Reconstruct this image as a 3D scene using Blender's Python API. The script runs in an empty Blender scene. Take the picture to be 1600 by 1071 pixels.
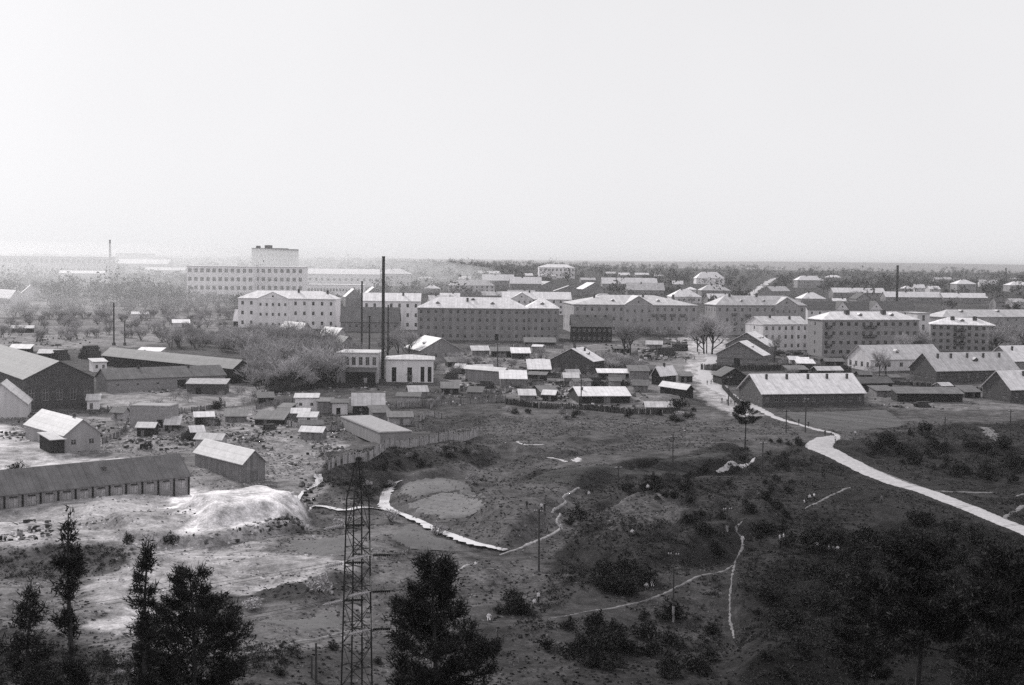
import bpy, math, random
import numpy as np
from mathutils import Matrix, Vector

# ------------------------------------------------------------------ camera, sky, sun, exposure
scene = bpy.context.scene
col = scene.collection
CAM_Z = 48.0
FPX = 2222.2                      # focal length in pixels of the 1600 px wide photograph (50 mm on 36 mm film)
PITCH = math.atan(131.5 / FPX)
ROLL = math.radians(0.7)
CAM_ROT = (Matrix.Rotation(math.pi / 2 - PITCH, 3, 'X') @ Matrix.Rotation(ROLL, 3, 'Z'))
cam_data = bpy.data.cameras.new('camera')
cam_data.lens = 50.0
cam_data.sensor_width = 36.0
cam_data.sensor_fit = 'HORIZONTAL'
cam_data.clip_start = 0.5
cam_data.clip_end = 60000.0
cam = bpy.data.objects.new('camera', cam_data)
cam.matrix_world = Matrix.Translation((0, 0, CAM_Z)) @ CAM_ROT.to_4x4()
col.objects.link(cam)
scene.camera = cam

SUN_AZ = math.radians(-36.0)      # to the left of the view and somewhat ahead
SUN_EL = math.radians(33.0)
SUN_DIR = Vector((math.sin(SUN_AZ) * math.cos(SUN_EL), math.cos(SUN_AZ) * math.cos(SUN_EL), math.sin(SUN_EL)))
world = bpy.data.worlds.new('World')
scene.world = world
world.use_nodes = True
wn, wl = world.node_tree.nodes, world.node_tree.links
wn.clear()
w_out = wn.new('ShaderNodeOutputWorld')
w_bg = wn.new('ShaderNodeBackground')
w_sky = wn.new('ShaderNodeTexSky')
w_sky.sky_type = 'NISHITA'
w_sky.sun_disc = False
w_sky.sun_elevation = SUN_EL
w_sky.sun_rotation = SUN_AZ
w_sky.altitude = 150.0
w_sky.air_density = 1.0
w_sky.dust_density = 2.0
w_sky.ozone_density = 1.0
w_bw = wn.new('ShaderNodeRGBToBW')            # black and white film
w_mix = wn.new('ShaderNodeMix')
w_mix.data_type = 'RGBA'
w_mix.inputs['Factor'].default_value = 0.86   # thin even cloud over the clear sky
w_mix.inputs['B'].default_value = (9.0, 8.95, 9.15, 1)
wl.new(w_sky.outputs['Color'], w_bw.inputs['Color'])
wl.new(w_bw.outputs['Val'], w_mix.inputs['A'])
w_tc = wn.new('ShaderNodeTexCoord')
w_noise = wn.new('ShaderNodeTexNoise')
w_noise.inputs['Scale'].default_value = 2.2
w_noise.inputs['Detail'].default_value = 5.0
w_rng = wn.new('ShaderNodeMapRange')
w_rng.inputs['From Min'].default_value = 0.3; w_rng.inputs['From Max'].default_value = 0.7
w_rng.inputs['To Min'].default_value = 0.96; w_rng.inputs['To Max'].default_value = 1.04
w_mul = wn.new('ShaderNodeMix'); w_mul.data_type = 'RGBA'; w_mul.blend_type = 'MULTIPLY'; w_mul.inputs['Factor'].default_value = 1.0
wl.new(w_tc.outputs['Generated'], w_noise.inputs['Vector'])
wl.new(w_noise.outputs['Fac'], w_rng.inputs['Value'])
wl.new(w_mix.outputs['Result'], w_mul.inputs['A'])
wl.new(w_rng.outputs['Result'], w_mul.inputs['B'])
wl.new(w_mul.outputs['Result'], w_bg.inputs['Color'])
w_bg.inputs['Strength'].default_value = 0.1
wl.new(w_bg.outputs['Background'], w_out.inputs['Surface'])

sun_data = bpy.data.lights.new('sun', 'SUN')
sun_data.energy = 3.2
sun_data.angle = math.radians(5.0)
sun_data.color = (1.0, 0.985, 0.97)
sun = bpy.data.objects.new('sun', sun_data)
sun.rotation_euler = (-SUN_DIR).to_track_quat('-Z', 'Y').to_euler()
sun.location = (-300, 200, 400)
col.objects.link(sun)

scene.view_settings.view_transform = 'Standard'
scene.view_settings.look = 'None'
scene.view_settings.exposure = 0.0
scene.view_settings.gamma = 1.0
scene.view_settings.use_curve_mapping = False
scene.cycles.use_denoising = False
scene.cycles.sample_clamp_indirect = 2.0
scene.cycles.max_bounces = 5
scene.cycles.diffuse_bounces = 2
scene.cycles.glossy_bounces = 2
scene.cycles.volume_bounces = 2
scene.cycles.transparent_max_bounces = 4

rnd = random.Random(7)
nrng = np.random.default_rng(11)

# ------------------------------------------------------------------ materials (greys: the photograph is black and white)
MATS = {}
def mat(name, v, rough=0.9, amount=0.35, scale=1.0, bump=0.0, lines=None, streak=False, attr=None, spec=0.25, per_object=0.0):
    """grey procedural surface: base value v, blotchy noise, optional lines (axis, period in m, depth)"""
    if name in MATS:
        return MATS[name]
    m = bpy.data.materials.new(name)
    m.use_nodes = True
    n, l = m.node_tree.nodes, m.node_tree.links
    b = n['Principled BSDF']
    b.inputs['Roughness'].default_value = rough
    b.inputs['Specular IOR Level'].default_value = spec
    tc = n.new('ShaderNodeTexCoord')
    noise = n.new('ShaderNodeTexNoise')
    noise.inputs['Scale'].default_value = scale
    noise.inputs['Detail'].default_value = 6.0
    noise.inputs['Roughness'].default_value = 0.65
    src = tc.outputs['Object']
    if streak:
        mp = n.new('ShaderNodeMapping')
        mp.inputs['Scale'].default_value = (1.0, 1.0, 0.18)
        l.new(src, mp.inputs['Vector'])
        l.new(mp.outputs['Vector'], noise.inputs['Vector'])
    else:
        l.new(src, noise.inputs['Vector'])
    ramp = n.new('ShaderNodeMapRange')
    ramp.inputs['From Min'].default_value = 0.28
    ramp.inputs['From Max'].default_value = 0.72
    ramp.inputs['To Min'].default_value = 1.0 - amount
    ramp.inputs['To Max'].default_value = 1.0 + amount
    l.new(noise.outputs['Fac'], ramp.inputs['Value'])
    val = ramp.outputs['Result']
    base = None
    if attr:
        an = n.new('ShaderNodeAttribute')
        an.attribute_name = attr
        mul = n.new('ShaderNodeMath'); mul.operation = 'MULTIPLY'
        l.new(an.outputs['Fac'], mul.inputs[0]); l.new(val, mul.inputs[1])
        val = mul.outputs[0]
    else:
        mul = n.new('ShaderNodeMath'); mul.operation = 'MULTIPLY'
        mul.inputs[1].default_value = v
        l.new(val, mul.inputs[0])
        val = mul.outputs[0]
    if per_object:
        oi = n.new('ShaderNodeObjectInfo')
        r2 = n.new('ShaderNodeMapRange')
        r2.inputs['To Min'].default_value = 1 - per_object
        r2.inputs['To Max'].default_value = 1 + per_object
        l.new(oi.outputs['Random'], r2.inputs['Value'])
        mo = n.new('ShaderNodeMath'); mo.operation = 'MULTIPLY'
        l.new(val, mo.inputs[0]); l.new(r2.outputs['Result'], mo.inputs[1])
        val = mo.outputs[0]
    height = noise.outputs['Fac']
    if lines:
        ax, period, depth = lines
        sep = n.new('ShaderNodeSeparateXYZ')
        l.new(src, sep.inputs['Vector'])
        def saw(out):
            a = n.new('ShaderNodeMath'); a.operation = 'DIVIDE'; a.inputs[1].default_value = period
            l.new(out, a.inputs[0])
            f = n.new('ShaderNodeMath'); f.operation = 'FRACT'; l.new(a.outputs[0], f.inputs[0])
            g = n.new('ShaderNodeMath'); g.operation = 'LESS_THAN'; g.inputs[1].default_value = 0.16
            l.new(f.outputs[0], g.inputs[0])
            wn_ = n.new('ShaderNodeTexWhiteNoise'); wn_.noise_dimensions = '1D'
            fl = n.new('ShaderNodeMath'); fl.operation = 'FLOOR'; l.new(a.outputs[0], fl.inputs[0])
            l.new(fl.outputs[0], wn_.inputs['W'])
            return g.outputs[0], wn_.outputs['Value']
        if ax == 'xy':
            ad = n.new('ShaderNodeMath'); ad.operation = 'ADD'
            l.new(sep.outputs['X'], ad.inputs[0]); l.new(sep.outputs['Y'], ad.inputs[1])
            g, wv = saw(ad.outputs[0])
        else:
            g, wv = saw(sep.outputs[ax.upper()])
        mr = n.new('ShaderNodeMapRange')
        mr.inputs['To Min'].default_value = 1.0; mr.inputs['To Max'].default_value = 1.0 - depth
        l.new(g, mr.inputs['Value'])
        mr2 = n.new('ShaderNodeMapRange')
        mr2.inputs['To Min'].default_value = 1.0 - depth * 0.5; mr2.inputs['To Max'].default_value = 1.0 + depth * 0.3
        l.new(wv, mr2.inputs['Value'])
        m1 = n.new('ShaderNodeMath'); m1.operation = 'MULTIPLY'
        l.new(val, m1.inputs[0]); l.new(mr.outputs['Result'], m1.inputs[1])
        m2 = n.new('ShaderNodeMath'); m2.operation = 'MULTIPLY'
        l.new(m1.outputs[0], m2.inputs[0]); l.new(mr2.outputs['Result'], m2.inputs[1])
        val = m2.outputs[0]
    comb = n.new('ShaderNodeCombineColor')
    tint = n.new('ShaderNodeMath'); tint.operation = 'MULTIPLY'; tint.inputs[1].default_value = 1.015
    tg = n.new('ShaderNodeMath'); tg.operation = 'MULTIPLY'; tg.inputs[1].default_value = 0.985
    l.new(val, tint.inputs[0]); l.new(val, tg.inputs[0])
    l.new(tint.outputs[0], comb.inputs[0]); l.new(tg.outputs[0], comb.inputs[1]); l.new(tint.outputs[0], comb.inputs[2])
    l.new(comb.outputs[0], b.inputs['Base Color'])
    if bump:
        bp = n.new('ShaderNodeBump')
        bp.inputs['Strength'].default_value = 0.6
        bp.inputs['Distance'].default_value = bump
        l.new(height, bp.inputs['Height'])
        l.new(bp.outputs['Normal'], b.inputs['Normal'])
    MATS[name] = m
    return m

def ground_material():
    m = bpy.data.materials.new('ground')
    m.use_nodes = True
    n, l = m.node_tree.nodes, m.node_tree.links
    b = n['Principled BSDF']
    b.inputs['Roughness'].default_value = 1.0
    b.inputs['Specular IOR Level'].default_value = 0.05
    geo = n.new('ShaderNodeNewGeometry')
    an = n.new('ShaderNodeAttribute'); an.attribute_name = 'tone'
    vals = []
    for sc, det, amt in ((0.05, 5, 0.5), (0.35, 6, 0.6), (2.6, 4, 0.4)):
        t = n.new('ShaderNodeTexNoise')
        t.inputs['Scale'].default_value = sc
        t.inputs['Detail'].default_value = det
        t.inputs['Roughness'].default_value = 0.7
        l.new(geo.outputs['Position'], t.inputs['Vector'])
        r = n.new('ShaderNodeMapRange')
        r.inputs['From Min'].default_value = 0.3; r.inputs['From Max'].default_value = 0.7
        r.inputs['To Min'].default_value = 1 - amt; r.inputs['To Max'].default_value = 1 + amt
        l.new(t.outputs['Fac'], r.inputs['Value'])
        vals.append((r.outputs['Result'], t.outputs['Fac']))
    v = an.outputs['Fac']
    for o, _ in vals:
        mm = n.new('ShaderNodeMath'); mm.operation = 'MULTIPLY'
        l.new(v, mm.inputs[0]); l.new(o, mm.inputs[1])
        v = mm.outputs[0]
    comb = n.new('ShaderNodeCombineColor')
    for i, k in enumerate((1.02, 0.985, 1.01)):
        t = n.new('ShaderNodeMath'); t.operation = 'MULTIPLY'; t.inputs[1].default_value = k
        l.new(v, t.inputs[0]); l.new(t.outputs[0], comb.inputs[i])
    l.new(comb.outputs[0], b.inputs['Base Color'])
    bp = n.new('ShaderNodeBump')
    bp.inputs['Strength'].default_value = 0.7; bp.inputs['Distance'].default_value = 0.35
    l.new(vals[1][1], bp.inputs['Height'])
    l.new(bp.outputs['Normal'], b.inputs['Normal'])
    MATS['ground'] = m
    return m

def glass_material():
    m = mat('window_glass', 0.05, rough=0.18, amount=0.3, scale=0.6, spec=0.5, per_object=0.95)
    return m

M_PLASTER = mat('white_plaster', 0.80, amount=0.16, scale=0.5, streak=True)
M_PLASTER2 = mat('pale_plaster', 0.60, amount=0.2, scale=0.5, streak=True)
M_GREYWALL = mat('grey_plaster', 0.32, amount=0.22, scale=0.45, streak=True)
M_DARKWALL = mat('dark_plaster', 0.24, amount=0.25, scale=0.5, streak=True)
M_BRICK = mat('dark_brick', 0.085, amount=0.3, scale=1.2, lines=('z', 0.45, 0.15))
M_LIGHTBRICK = mat('pale_brick', 0.27, amount=0.25, scale=1.2, lines=('z', 0.45, 0.12))
M_LOG = mat('log_wall', 0.20, amount=0.3, scale=0.8, lines=('z', 0.62, 0.5))
M_WOODDARK = mat('dark_boards', 0.032, amount=0.35, scale=0.9, lines=('xy', 0.35, 0.3))
M_WOODGREY = mat('grey_boards', 0.22, amount=0.35, scale=0.9, lines=('xy', 0.42, 0.45))
M_WOODPALE = mat('pale_boards', 0.40, amount=0.35, scale=0.9, lines=('xy', 0.5, 0.35))
M_ROOFWHITE = mat('pale_roof', 0.74, rough=0.5, amount=0.22, scale=0.55, lines=('x', 1.3, 0.16), spec=0.5)
M_ROOFPALE = mat('sunlit_pale_roof', 0.46, rough=0.6, amount=0.25, scale=0.6, lines=('x', 1.1, 0.18), spec=0.4)  # pale roof darkened for slopes that take the full sun
M_ROOFGREY = mat('grey_roof', 0.5, rough=0.55, amount=0.28, scale=0.5, lines=('x', 1.3, 0.18), spec=0.5)
M_ROOFMID = mat('weathered_roof', 0.15, rough=0.7, amount=0.3, scale=0.4, lines=('x', 1.2, 0.2))
M_ROOFDARK = mat('dark_roof', 0.10, rough=0.8, amount=0.3, scale=0.5)
M_GLASS = glass_material()
M_FRAME = mat('window_frame_paint', 0.42, amount=0.15)
M_FRAMEDARK = mat('dark_frame_paint', 0.12, amount=0.15)
M_STEEL = mat('dark_steel', 0.022, rough=0.6, amount=0.4, scale=1.0, spec=0.4)
M_RUST = mat('rusty_steel', 0.05, rough=0.8, amount=0.4, scale=1.5)
M_PORCELAIN = mat('porcelain', 0.5, rough=0.3, amount=0.1, spec=0.5)
M_BARK = mat('bark', 0.045, amount=0.4, scale=3.0)
M_TWIG = mat('twigs', 0.34, amount=0.3, scale=1.0, per_object=0.35)
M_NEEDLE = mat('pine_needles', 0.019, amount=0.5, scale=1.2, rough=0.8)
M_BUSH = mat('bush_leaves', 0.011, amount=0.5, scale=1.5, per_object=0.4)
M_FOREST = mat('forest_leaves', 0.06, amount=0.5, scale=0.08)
M_CONCRETE = mat('concrete', 0.30, amount=0.25, scale=1.0)
M_POLE = mat('pole_wood', 0.06, amount=0.3, scale=2.0)
M_STONE = mat('rubble_stone', 0.34, amount=0.4, scale=1.0, per_object=0.5)
M_SAND = mat('road_sand', 0.43, amount=0.14, scale=0.7, bump=0.15)
M_ROAD = mat('road_gravel', 0.40, amount=0.26, scale=0.9, bump=0.15)
M_PATHPALE = mat('pale_path_dust', 0.27, amount=0.5, scale=1.0)
M_PATH = mat('path_dust', 0.15, amount=0.65, scale=1.1)
M_WATER = mat('stream_water', 0.62, rough=0.12, amount=0.12, scale=0.5, spec=0.6)
M_SKIN = mat('skin', 0.38, amount=0.1)
M_HAIR = mat('hair', 0.03, amount=0.2)
M_CLOTHWHITE = mat('white_cloth', 0.72, amount=0.1)
M_CLOTHDARK = mat('dark_cloth', 0.03, amount=0.2)
M_CLOTHGREY = mat('grey_cloth', 0.2, amount=0.2)
M_GROUND = ground_material()

# ------------------------------------------------------------------ terrain
PROF = np.array([(-400, 46), (0, 46), (10, 43.5), (40, 25), (75, 10), (110, 3), (150, 0.5), (200, 0), (300, 0), (350, 2),
                 (420, 4), (500, 6), (620, 9), (750, 11), (1000, 13), (1500, 19), (2000, 25), (2600, 28), (4000, 27), (8000, 28), (30000, 29)], float)
XS_half = [0.0]
step = 1.0
while XS_half[-1] < 16000:
    if XS_half[-1] > 112:
        step *= 1.055
    XS_half.append(XS_half[-1] + step)
XS = np.array([-x for x in XS_half[:0:-1]] + XS_half)
ys = [-160.0]
while ys[-1] < 22000:
    y = ys[-1]
    if y < 60: s = 4.0
    elif y < 130: s = 1.5
    elif y < 360: s = 0.95
    else: s = 0.95 * (1 + (y - 360) * 0.018)
    ys.append(y + s)
YS = np.array(ys)
GX, GY = np.meshgrid(XS, YS)

def smooth1d_profile(y):
    acc = 0
    for k in (-1, -0.5, 0, 0.5, 1):
        acc = acc + np.interp(y + k * np.clip(np.abs(y) * 0.10, 6, 400), PROF[:, 0], PROF[:, 1])
    return acc / 5

def lattice_noise(x, y, wave, seed):
    """smooth value noise with the given wavelength"""
    r = np.random.default_rng(seed).random((256, 256))
    u, v = x / wave, y / wave
    iu, iv = np.floor(u).astype(int), np.floor(v).astype(int)
    fu, fv = u - iu, v - iv
    fu, fv = fu * fu * (3 - 2 * fu), fv * fv * (3 - 2 * fv)
    a, b = r[iu % 256, iv % 256], r[(iu + 1) % 256, iv % 256]
    c, d = r[iu % 256, (iv + 1) % 256], r[(iu + 1) % 256, (iv + 1) % 256]
    return (a * (1 - fu) + b * fu) * (1 - fv) + (c * (1 - fu) + d * fu) * fv - 0.5

ZG = smooth1d_profile(GY)

def zt(x, y):
    """terrain height at x, y (bilinear on the mesh grid)"""
    x = np.asarray(x, float); y = np.asarray(y, float)
    i = np.clip(np.searchsorted(XS, x) - 1, 0, len(XS) - 2)
    j = np.clip(np.searchsorted(YS, y) - 1, 0, len(YS) - 2)
    fx = np.clip((x - XS[i]) / (XS[i + 1] - XS[i]), 0, 1)
    fy = np.clip((y - YS[j]) / (YS[j + 1] - YS[j]), 0, 1)
    return (ZG[j, i] * (1 - fx) * (1 - fy) + ZG[j, i + 1] * fx * (1 - fy) + ZG[j + 1, i] * (1 - fx) * fy + ZG[j + 1, i + 1] * fx * fy)

def ray(px, py):
    d = CAM_ROT @ Vector(((px - 800) / FPX, -(py - 535.5) / FPX, -1.0))
    return d
RT = np.concatenate([np.arange(60, 500, 0.5), np.geomspace(500, 16000, 2500)])
def G(px, py):
    """ground point that the photograph shows at pixel px, py"""
    d = ray(px, py)
    k = RT / d.y
    x, y, z = d.x * k, RT, CAM_Z + d.z * k
    below = np.nonzero(z < zt(x, y))[0]
    if len(below) == 0:
        i = len(RT) - 1
        return Vector((x[i], y[i], float(zt(x[i], y[i]))))
    i = below[0]
    if i == 0:
        return Vector((x[0], y[0], float(zt(x[0], y[0]))))
    g0 = z[i - 1] - zt(x[i - 1], y[i - 1]); g1 = z[i] - zt(x[i], y[i])
    f = g0 / (g0 - g1)
    xx, yy = x[i - 1] + f * (x[i] - x[i - 1]), y[i - 1] + f * (y[i] - y[i - 1])
    return Vector((xx, yy, float(zt(xx, yy))))
def AT(px, D):
    """ground point on the sight line of column px at distance D"""
    p = Vector((0, 0, 0))
    py = 480.0
    for _ in range(3):
        d = ray(px, py)
        x = d.x / d.y * D
        z = float(zt(x, D))
        py = project(Vector((x, D, z)))[1]
    return Vector((x, D, z))
CAM_INV = CAM_ROT.transposed()
def project(p):
    q = CAM_INV @ (Vector(p) - Vector((0, 0, CAM_Z)))
    return (800 + FPX * q.x / -q.z, 535.5 - FPX * q.y / -q.z)
def z_at(px, py, point):
    """height at which the sight line of pixel px, py passes over the given point"""
    d = ray(px, py)
    return CAM_Z + d.z / d.y * point.y

def inpoly(poly, x, y):
    r = np.zeros(x.shape, bool)
    n = len(poly)
    for i in range(n):
        x1, y1 = poly[i][0], poly[i][1]; x2, y2 = poly[(i + 1) % n][0], poly[(i + 1) % n][1]
        c = ((y1 > y) != (y2 > y))
        with np.errstate(divide='ignore', invalid='ignore'):
            r ^= c & (x < (x2 - x1) * (y - y1) / (y2 - y1 + 1e-12) + x1)
    return r
def seg_dist(pts, x, y):
    best = np.full(x.shape, 1e9)
    for a, b in zip(pts[:-1], pts[1:]):
        ax, ay, bx, by = a[0], a[1], b[0], b[1]
        L2 = (bx - ax) ** 2 + (by - ay) ** 2 + 1e-9
        t = np.clip(((x - ax) * (bx - ax) + (y - ay) * (by - ay)) / L2, 0, 1)
        best = np.minimum(best, np.hypot(x - ax - t * (bx - ax), y - ay - t * (by - ay)))
    return best
def blur(a, n=1):
    for _ in range(n):
        p = np.pad(a, 1, mode='edge')
        a = (p[:-2, 1:-1] + p[2:, 1:-1] + p[1:-1, :-2] + p[1:-1, 2:] + 2 * p[1:-1, 1:-1]) / 6
    return a

# relief: a stream bed, banks, hummocks, the sand heap, the far ridge
near = np.exp(-((GY - 240) / 130) ** 2)
relief = np.zeros_like(ZG)
relief += near * (lattice_noise(GX, GY, 26, 1) * 2.2 + lattice_noise(GX, GY, 11, 2) * 1.5 + lattice_noise(GX, GY, 4.5, 3) * 0.55 + (0.5 - np.abs(lattice_noise(GX, GY, 17, 6)) * 2.4) * 1.0)
mid = np.exp(-((GY - 620) / 380) ** 2)
relief += mid * lattice_noise(GX, GY, 70, 4) * 1.2
relief += np.clip((GY - 3500) / 3000, 0, 1) * (lattice_noise(GX, GY, 2600, 5) + 0.25) * 26 * np.clip((GX + 1500) / 3500, 0.1, 1)
side = np.clip((GX / np.maximum(GY, 1) + 0.04) / 0.22, 0, 1)
relief -= 11 * side * np.clip((GY - 1200) / 900, 0, 1) * np.clip((5200 - GY) / 1500, 0, 1)
relief += 15 * side * np.exp(-((GY - 8000) / 1800) ** 2) * (1 + lattice_noise(GX, GY, 1500, 8) * .8)
STREAM_PX = [(640, 740), (603, 764), (600, 782), (612, 797), (655, 814), (700, 834), (745, 850), (790, 861)]
STREAM = [G(*p) for p in STREAM_PX]
DITCH = [G(*p) for p in [(500, 742), (492, 762), (466, 782), (480, 796), (540, 798), (600, 797)]]
sd = seg_dist(STREAM, GX, GY)
relief *= 1 - 0.9 * np.exp(-(sd / 5) ** 2)
rdist = seg_dist([G(*q) for q in [(1690, 872), (1600, 829), (1520, 797), (1440, 765), (1370, 741), (1318, 718), (1284, 704)]], GX, GY)
relief *= 1 - 0.9 * np.exp(-(rdist / 8) ** 2)
relief -= 1.3 * np.exp(-(sd / 3.2) ** 2)
dd = seg_dist(DITCH, GX, GY)
relief -= 0.9 * np.exp(-(dd / 2.2) ** 2)
# terrace that ends in a scarp to the right of the stream
for poly, hgt in (([(735, 800), (800, 850), (862, 808), (905, 775), (1000, 745), (1150, 735), (1150, 700), (900, 728), (780, 765)], 2.6),
                  ([(600, 752), (500, 738), (560, 700), (680, 690), (780, 715), (700, 745)], 2.0),
                  ([(880, 850), (960, 800), (1080, 765), (1210, 760), (1200, 830), (1120, 870), (1000, 900)], 2.4),
                  ([(1340, 700), (1440, 735), (1620, 775), (1620, 700), (1420, 690)], -2.0),
                  ([(1150, 940), (1400, 890), (1700, 900), (1700, 1200), (1200, 1200)], 2.0)):
    w = [G(*p) for p in poly]
    relief += hgt * blur(inpoly(w, GX, GY).astype(float), 5)
def bump_at(px, py, rx, ry, h, p=2):
    c = G(px, py)
    return h * np.exp(-(((GX - c.x) / rx) ** 2 + ((GY - c.y) / ry) ** 2) ** (p / 2))
for poly, hgt, sm in (([(170, 822), (290, 790), (420, 782), (478, 798), (468, 824), (335, 849), (200, 846)], 1.9, 1), ([(285, 810), (320, 793), (425, 787), (466, 800), (450, 817), (335, 836)], 2.5, 3),
                      ([(895, 838), (960, 806), (1050, 790), (1125, 800), (1100, 842), (1000, 872)], 1.5, 1), ([(925, 800), (1040, 770), (1135, 775), (1060, 793)], 1.2, 1), ([(780, 705), (900, 690), (965, 706), (860, 717)], 1.2, 1),
                      ([(840, 690), (930, 672), (1010, 680), (930, 698)], 1.0, 1), ([(1040, 830), (1120, 815), (1150, 850), (1080, 875)], 1.3, 1), ([(620, 905), (760, 880), (800, 905), (700, 930)], 1.0, 1), ([(440, 905), (560, 888), (570, 915), (430, 925)], 1.0, 1)):
    relief += hgt * blur(inpoly([G(*q) for q in poly], GX + lattice_noise(GX, GY, 5, 51) * 3, GY + lattice_noise(GX, GY, 5, 52) * 4).astype(float), sm)
for b in ((1000, 760, 9, 5, 1.5), (1060, 790, 10, 5, 1.6), (950, 800, 8, 5, 1.4), (1250, 690, 10, 10, 1.5), (1030, 625, 9, 6, 2.0),
          (60, 875, 14, 6, 1.8), (170, 868, 10, 5, 1.2), (620, 725, 8, 6, 1.4), (560, 735, 6, 6, 1.5)):
    relief += bump_at(*b)
ZG = ZG + relief
ZG = np.minimum(ZG, np.where((GY > 5) & (GY < 115), CAM_Z - 2 - 0.31 * GY, 1e9))

# colour of the soil and turf, with some haze and lens falloff included
def make_tone():
    t = np.full(ZG.shape, 0.125)
    t = np.where(GY > 330, 0.13, t)
    t = np.where(GY > 700, 0.11, t)
    t = np.where(GY > 1200, 0.07, t)
    t = np.where(GY > 4300, 0.26, t)  # far ground paled, distance haze put into the tone
    t = blur(t, 6)
    def put(poly, v, soft=2, world=False):
        nonlocal t
        w = poly if world else [G(*p) for p in poly]
        m = blur(inpoly(w, GX + jx, GY + jy).astype(float), soft + 1)
        m = np.clip((m - .5 + (jn if v < .5 else jn * .5) * np.clip(4 * m * (1 - m), 0, 1)) * 1.9 + .5, 0, 1)
        t = t * (1 - m) + v * m
    jn = lattice_noise(GX, GY, 2.3, 41) * 1.1 + lattice_noise(GX, GY, 1.2, 42) * .9 + lattice_noise(GX, GY, 9, 43) * .8
    jx = lattice_noise(GX, GY, 7, 21) * 5; jy = lattice_noise(GX, GY, 7, 22) * 7
    put([(-500, 640), (150, 652), (420, 636), (500, 690), (520, 740), (495, 800), (430, 860), (-500, 1000)], 0.24, 4)
    put([(-500, 700), (0, 664), (36, 690), (130, 714), (185, 716), (150, 738), (60, 748), (-500, 770)], 0.40)
    put([(-500, 830), (60, 790), (300, 758), (470, 785), (495, 812), (440, 838), (330, 852), (180, 850), (-500, 880)], 0.30, 3)
    put([(262, 790), (300, 769), (420, 764), (475, 790), (470, 812), (380, 826), (290, 830)], 0.70)
    put([(-500, 905), (-60, 868), (150, 852), (250, 868), (110, 905), (-500, 930)], 0.13, 3)
    put([(60, 965), (150, 905), (290, 862), (420, 852), (548, 862), (560, 895), (420, 920), (250, 948)], 0.30)
    put([(140, 985), (160, 905), (290, 860), (430, 850), (560, 854), (565, 893), (430, 922), (330, 942), (320, 990), (200, 1000)], 0.285, 1)
    put([(-500, 1015), (-500, 895), (150, 908), (140, 985), (330, 1005), (330, 1032)], 0.2, 2)
    put([(140, 985), (170, 962), (240, 955), (230, 985)], 0.4)
    put([(400, 860), (470, 836), (600, 835), (640, 860), (560, 880), (480, 865)], 0.20)
    put([(390, 968), (450, 948), (560, 930), (600, 960), (560, 995), (380, 1030), (320, 1010)], 0.19)
    put([(-500, 1000), (0, 985), (330, 1030), (560, 1010), (600, 1150), (-500, 1200)], 0.075, 3)
    put([(250, 950), (420, 922), (560, 905), (560, 925), (420, 945), (260, 968)], 0.06)
    put([(500, 800), (640, 815), (760, 858), (720, 900), (640, 930), (560, 900), (640, 850)], 0.18)
    put([(490, 745), (600, 705), (720, 690), (790, 720), (640, 752), (560, 790)], 0.055, 3)
    put([(700, 905), (790, 868), (870, 835), (960, 860), (1020, 900), (820, 960), (720, 960)], 0.135, 4)
    put([(760, 690), (860, 660), (1000, 650), (1130, 660), (1140, 690), (1000, 715), (840, 735), (780, 745)], 0.12, 3)
    put([(810, 752), (850, 735), (1040, 720), (1160, 700), (1200, 735), (1000, 745), (890, 760)], 0.045)
    put([(750, 640), (900, 640), (1120, 645), (1120, 660), (900, 665), (760, 690)], 0.15)
    # dark heath of the right-hand slope, lens vignetting worked into its tone
    put([(880, 870), (940, 780), (1080, 735), (1240, 690), (1330, 690), (1420, 668), (1700, 650), (2600, 700), (2600, 1400), (700, 1400), (740, 1000), (860, 930)], 0.042, 4)
    put([(720, 960), (860, 930), (1000, 900), (1130, 880), (1150, 960), (900, 1040), (720, 1100)], 0.075, 5)
    put([(900, 745), (1130, 730), (1240, 740), (1200, 800), (1080, 830), (950, 850), (900, 820)], 0.055, 4)
    put([(900, 800), (1060, 770), (1080, 800), (960, 830)], 0.13, 3)
    put([(1220, 640), (1390, 640), (1420, 668), (1310, 676), (1230, 660)], 0.075)
    # town: yards, street
    put([(-700, 555), (-700, 445), (340, 450), (370, 525), (250, 540), (150, 545)], 0.24, 3)
    put([(690, 560), (790, 540), (1000, 530), (1100, 545), (1090, 600), (1060, 640), (890, 640), (780, 620), (700, 600)], 0.22, 3)
    put([(1040, 528), (1130, 525), (1150, 545), (1100, 560), (1122, 590), (1150, 630), (1195, 650), (1140, 652), (1090, 620), (1075, 585), (1085, 555)], 0.34, 2)
    put([(1180, 900), (1260, 850), (1400, 815), (1700, 850), (2600, 900), (2600, 1400), (1150, 1400)], 0.016, 5)  # bottom right darkened further, lens falloff put into the colour
    put([(1340, 600), (1400, 600), (1600, 620), (1600, 640), (1400, 640), (1350, 628)], 0.20)
    put([(560, 620), (760, 600), (800, 630), (740, 680), (620, 690), (540, 670)], 0.10, 3)
    put([(380, 640), (480, 640), (540, 700), (470, 720), (400, 690)], 0.26, 3)
    put([(150, 610), (290, 600), (420, 595), (420, 625), (300, 640), (160, 640)], 0.27, 2)
    return np.where(t < 0.3, t * (0.62 + 0.38 * np.clip((t - .18) / .12, 0, 1)), t)
TONE = make_tone()

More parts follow.
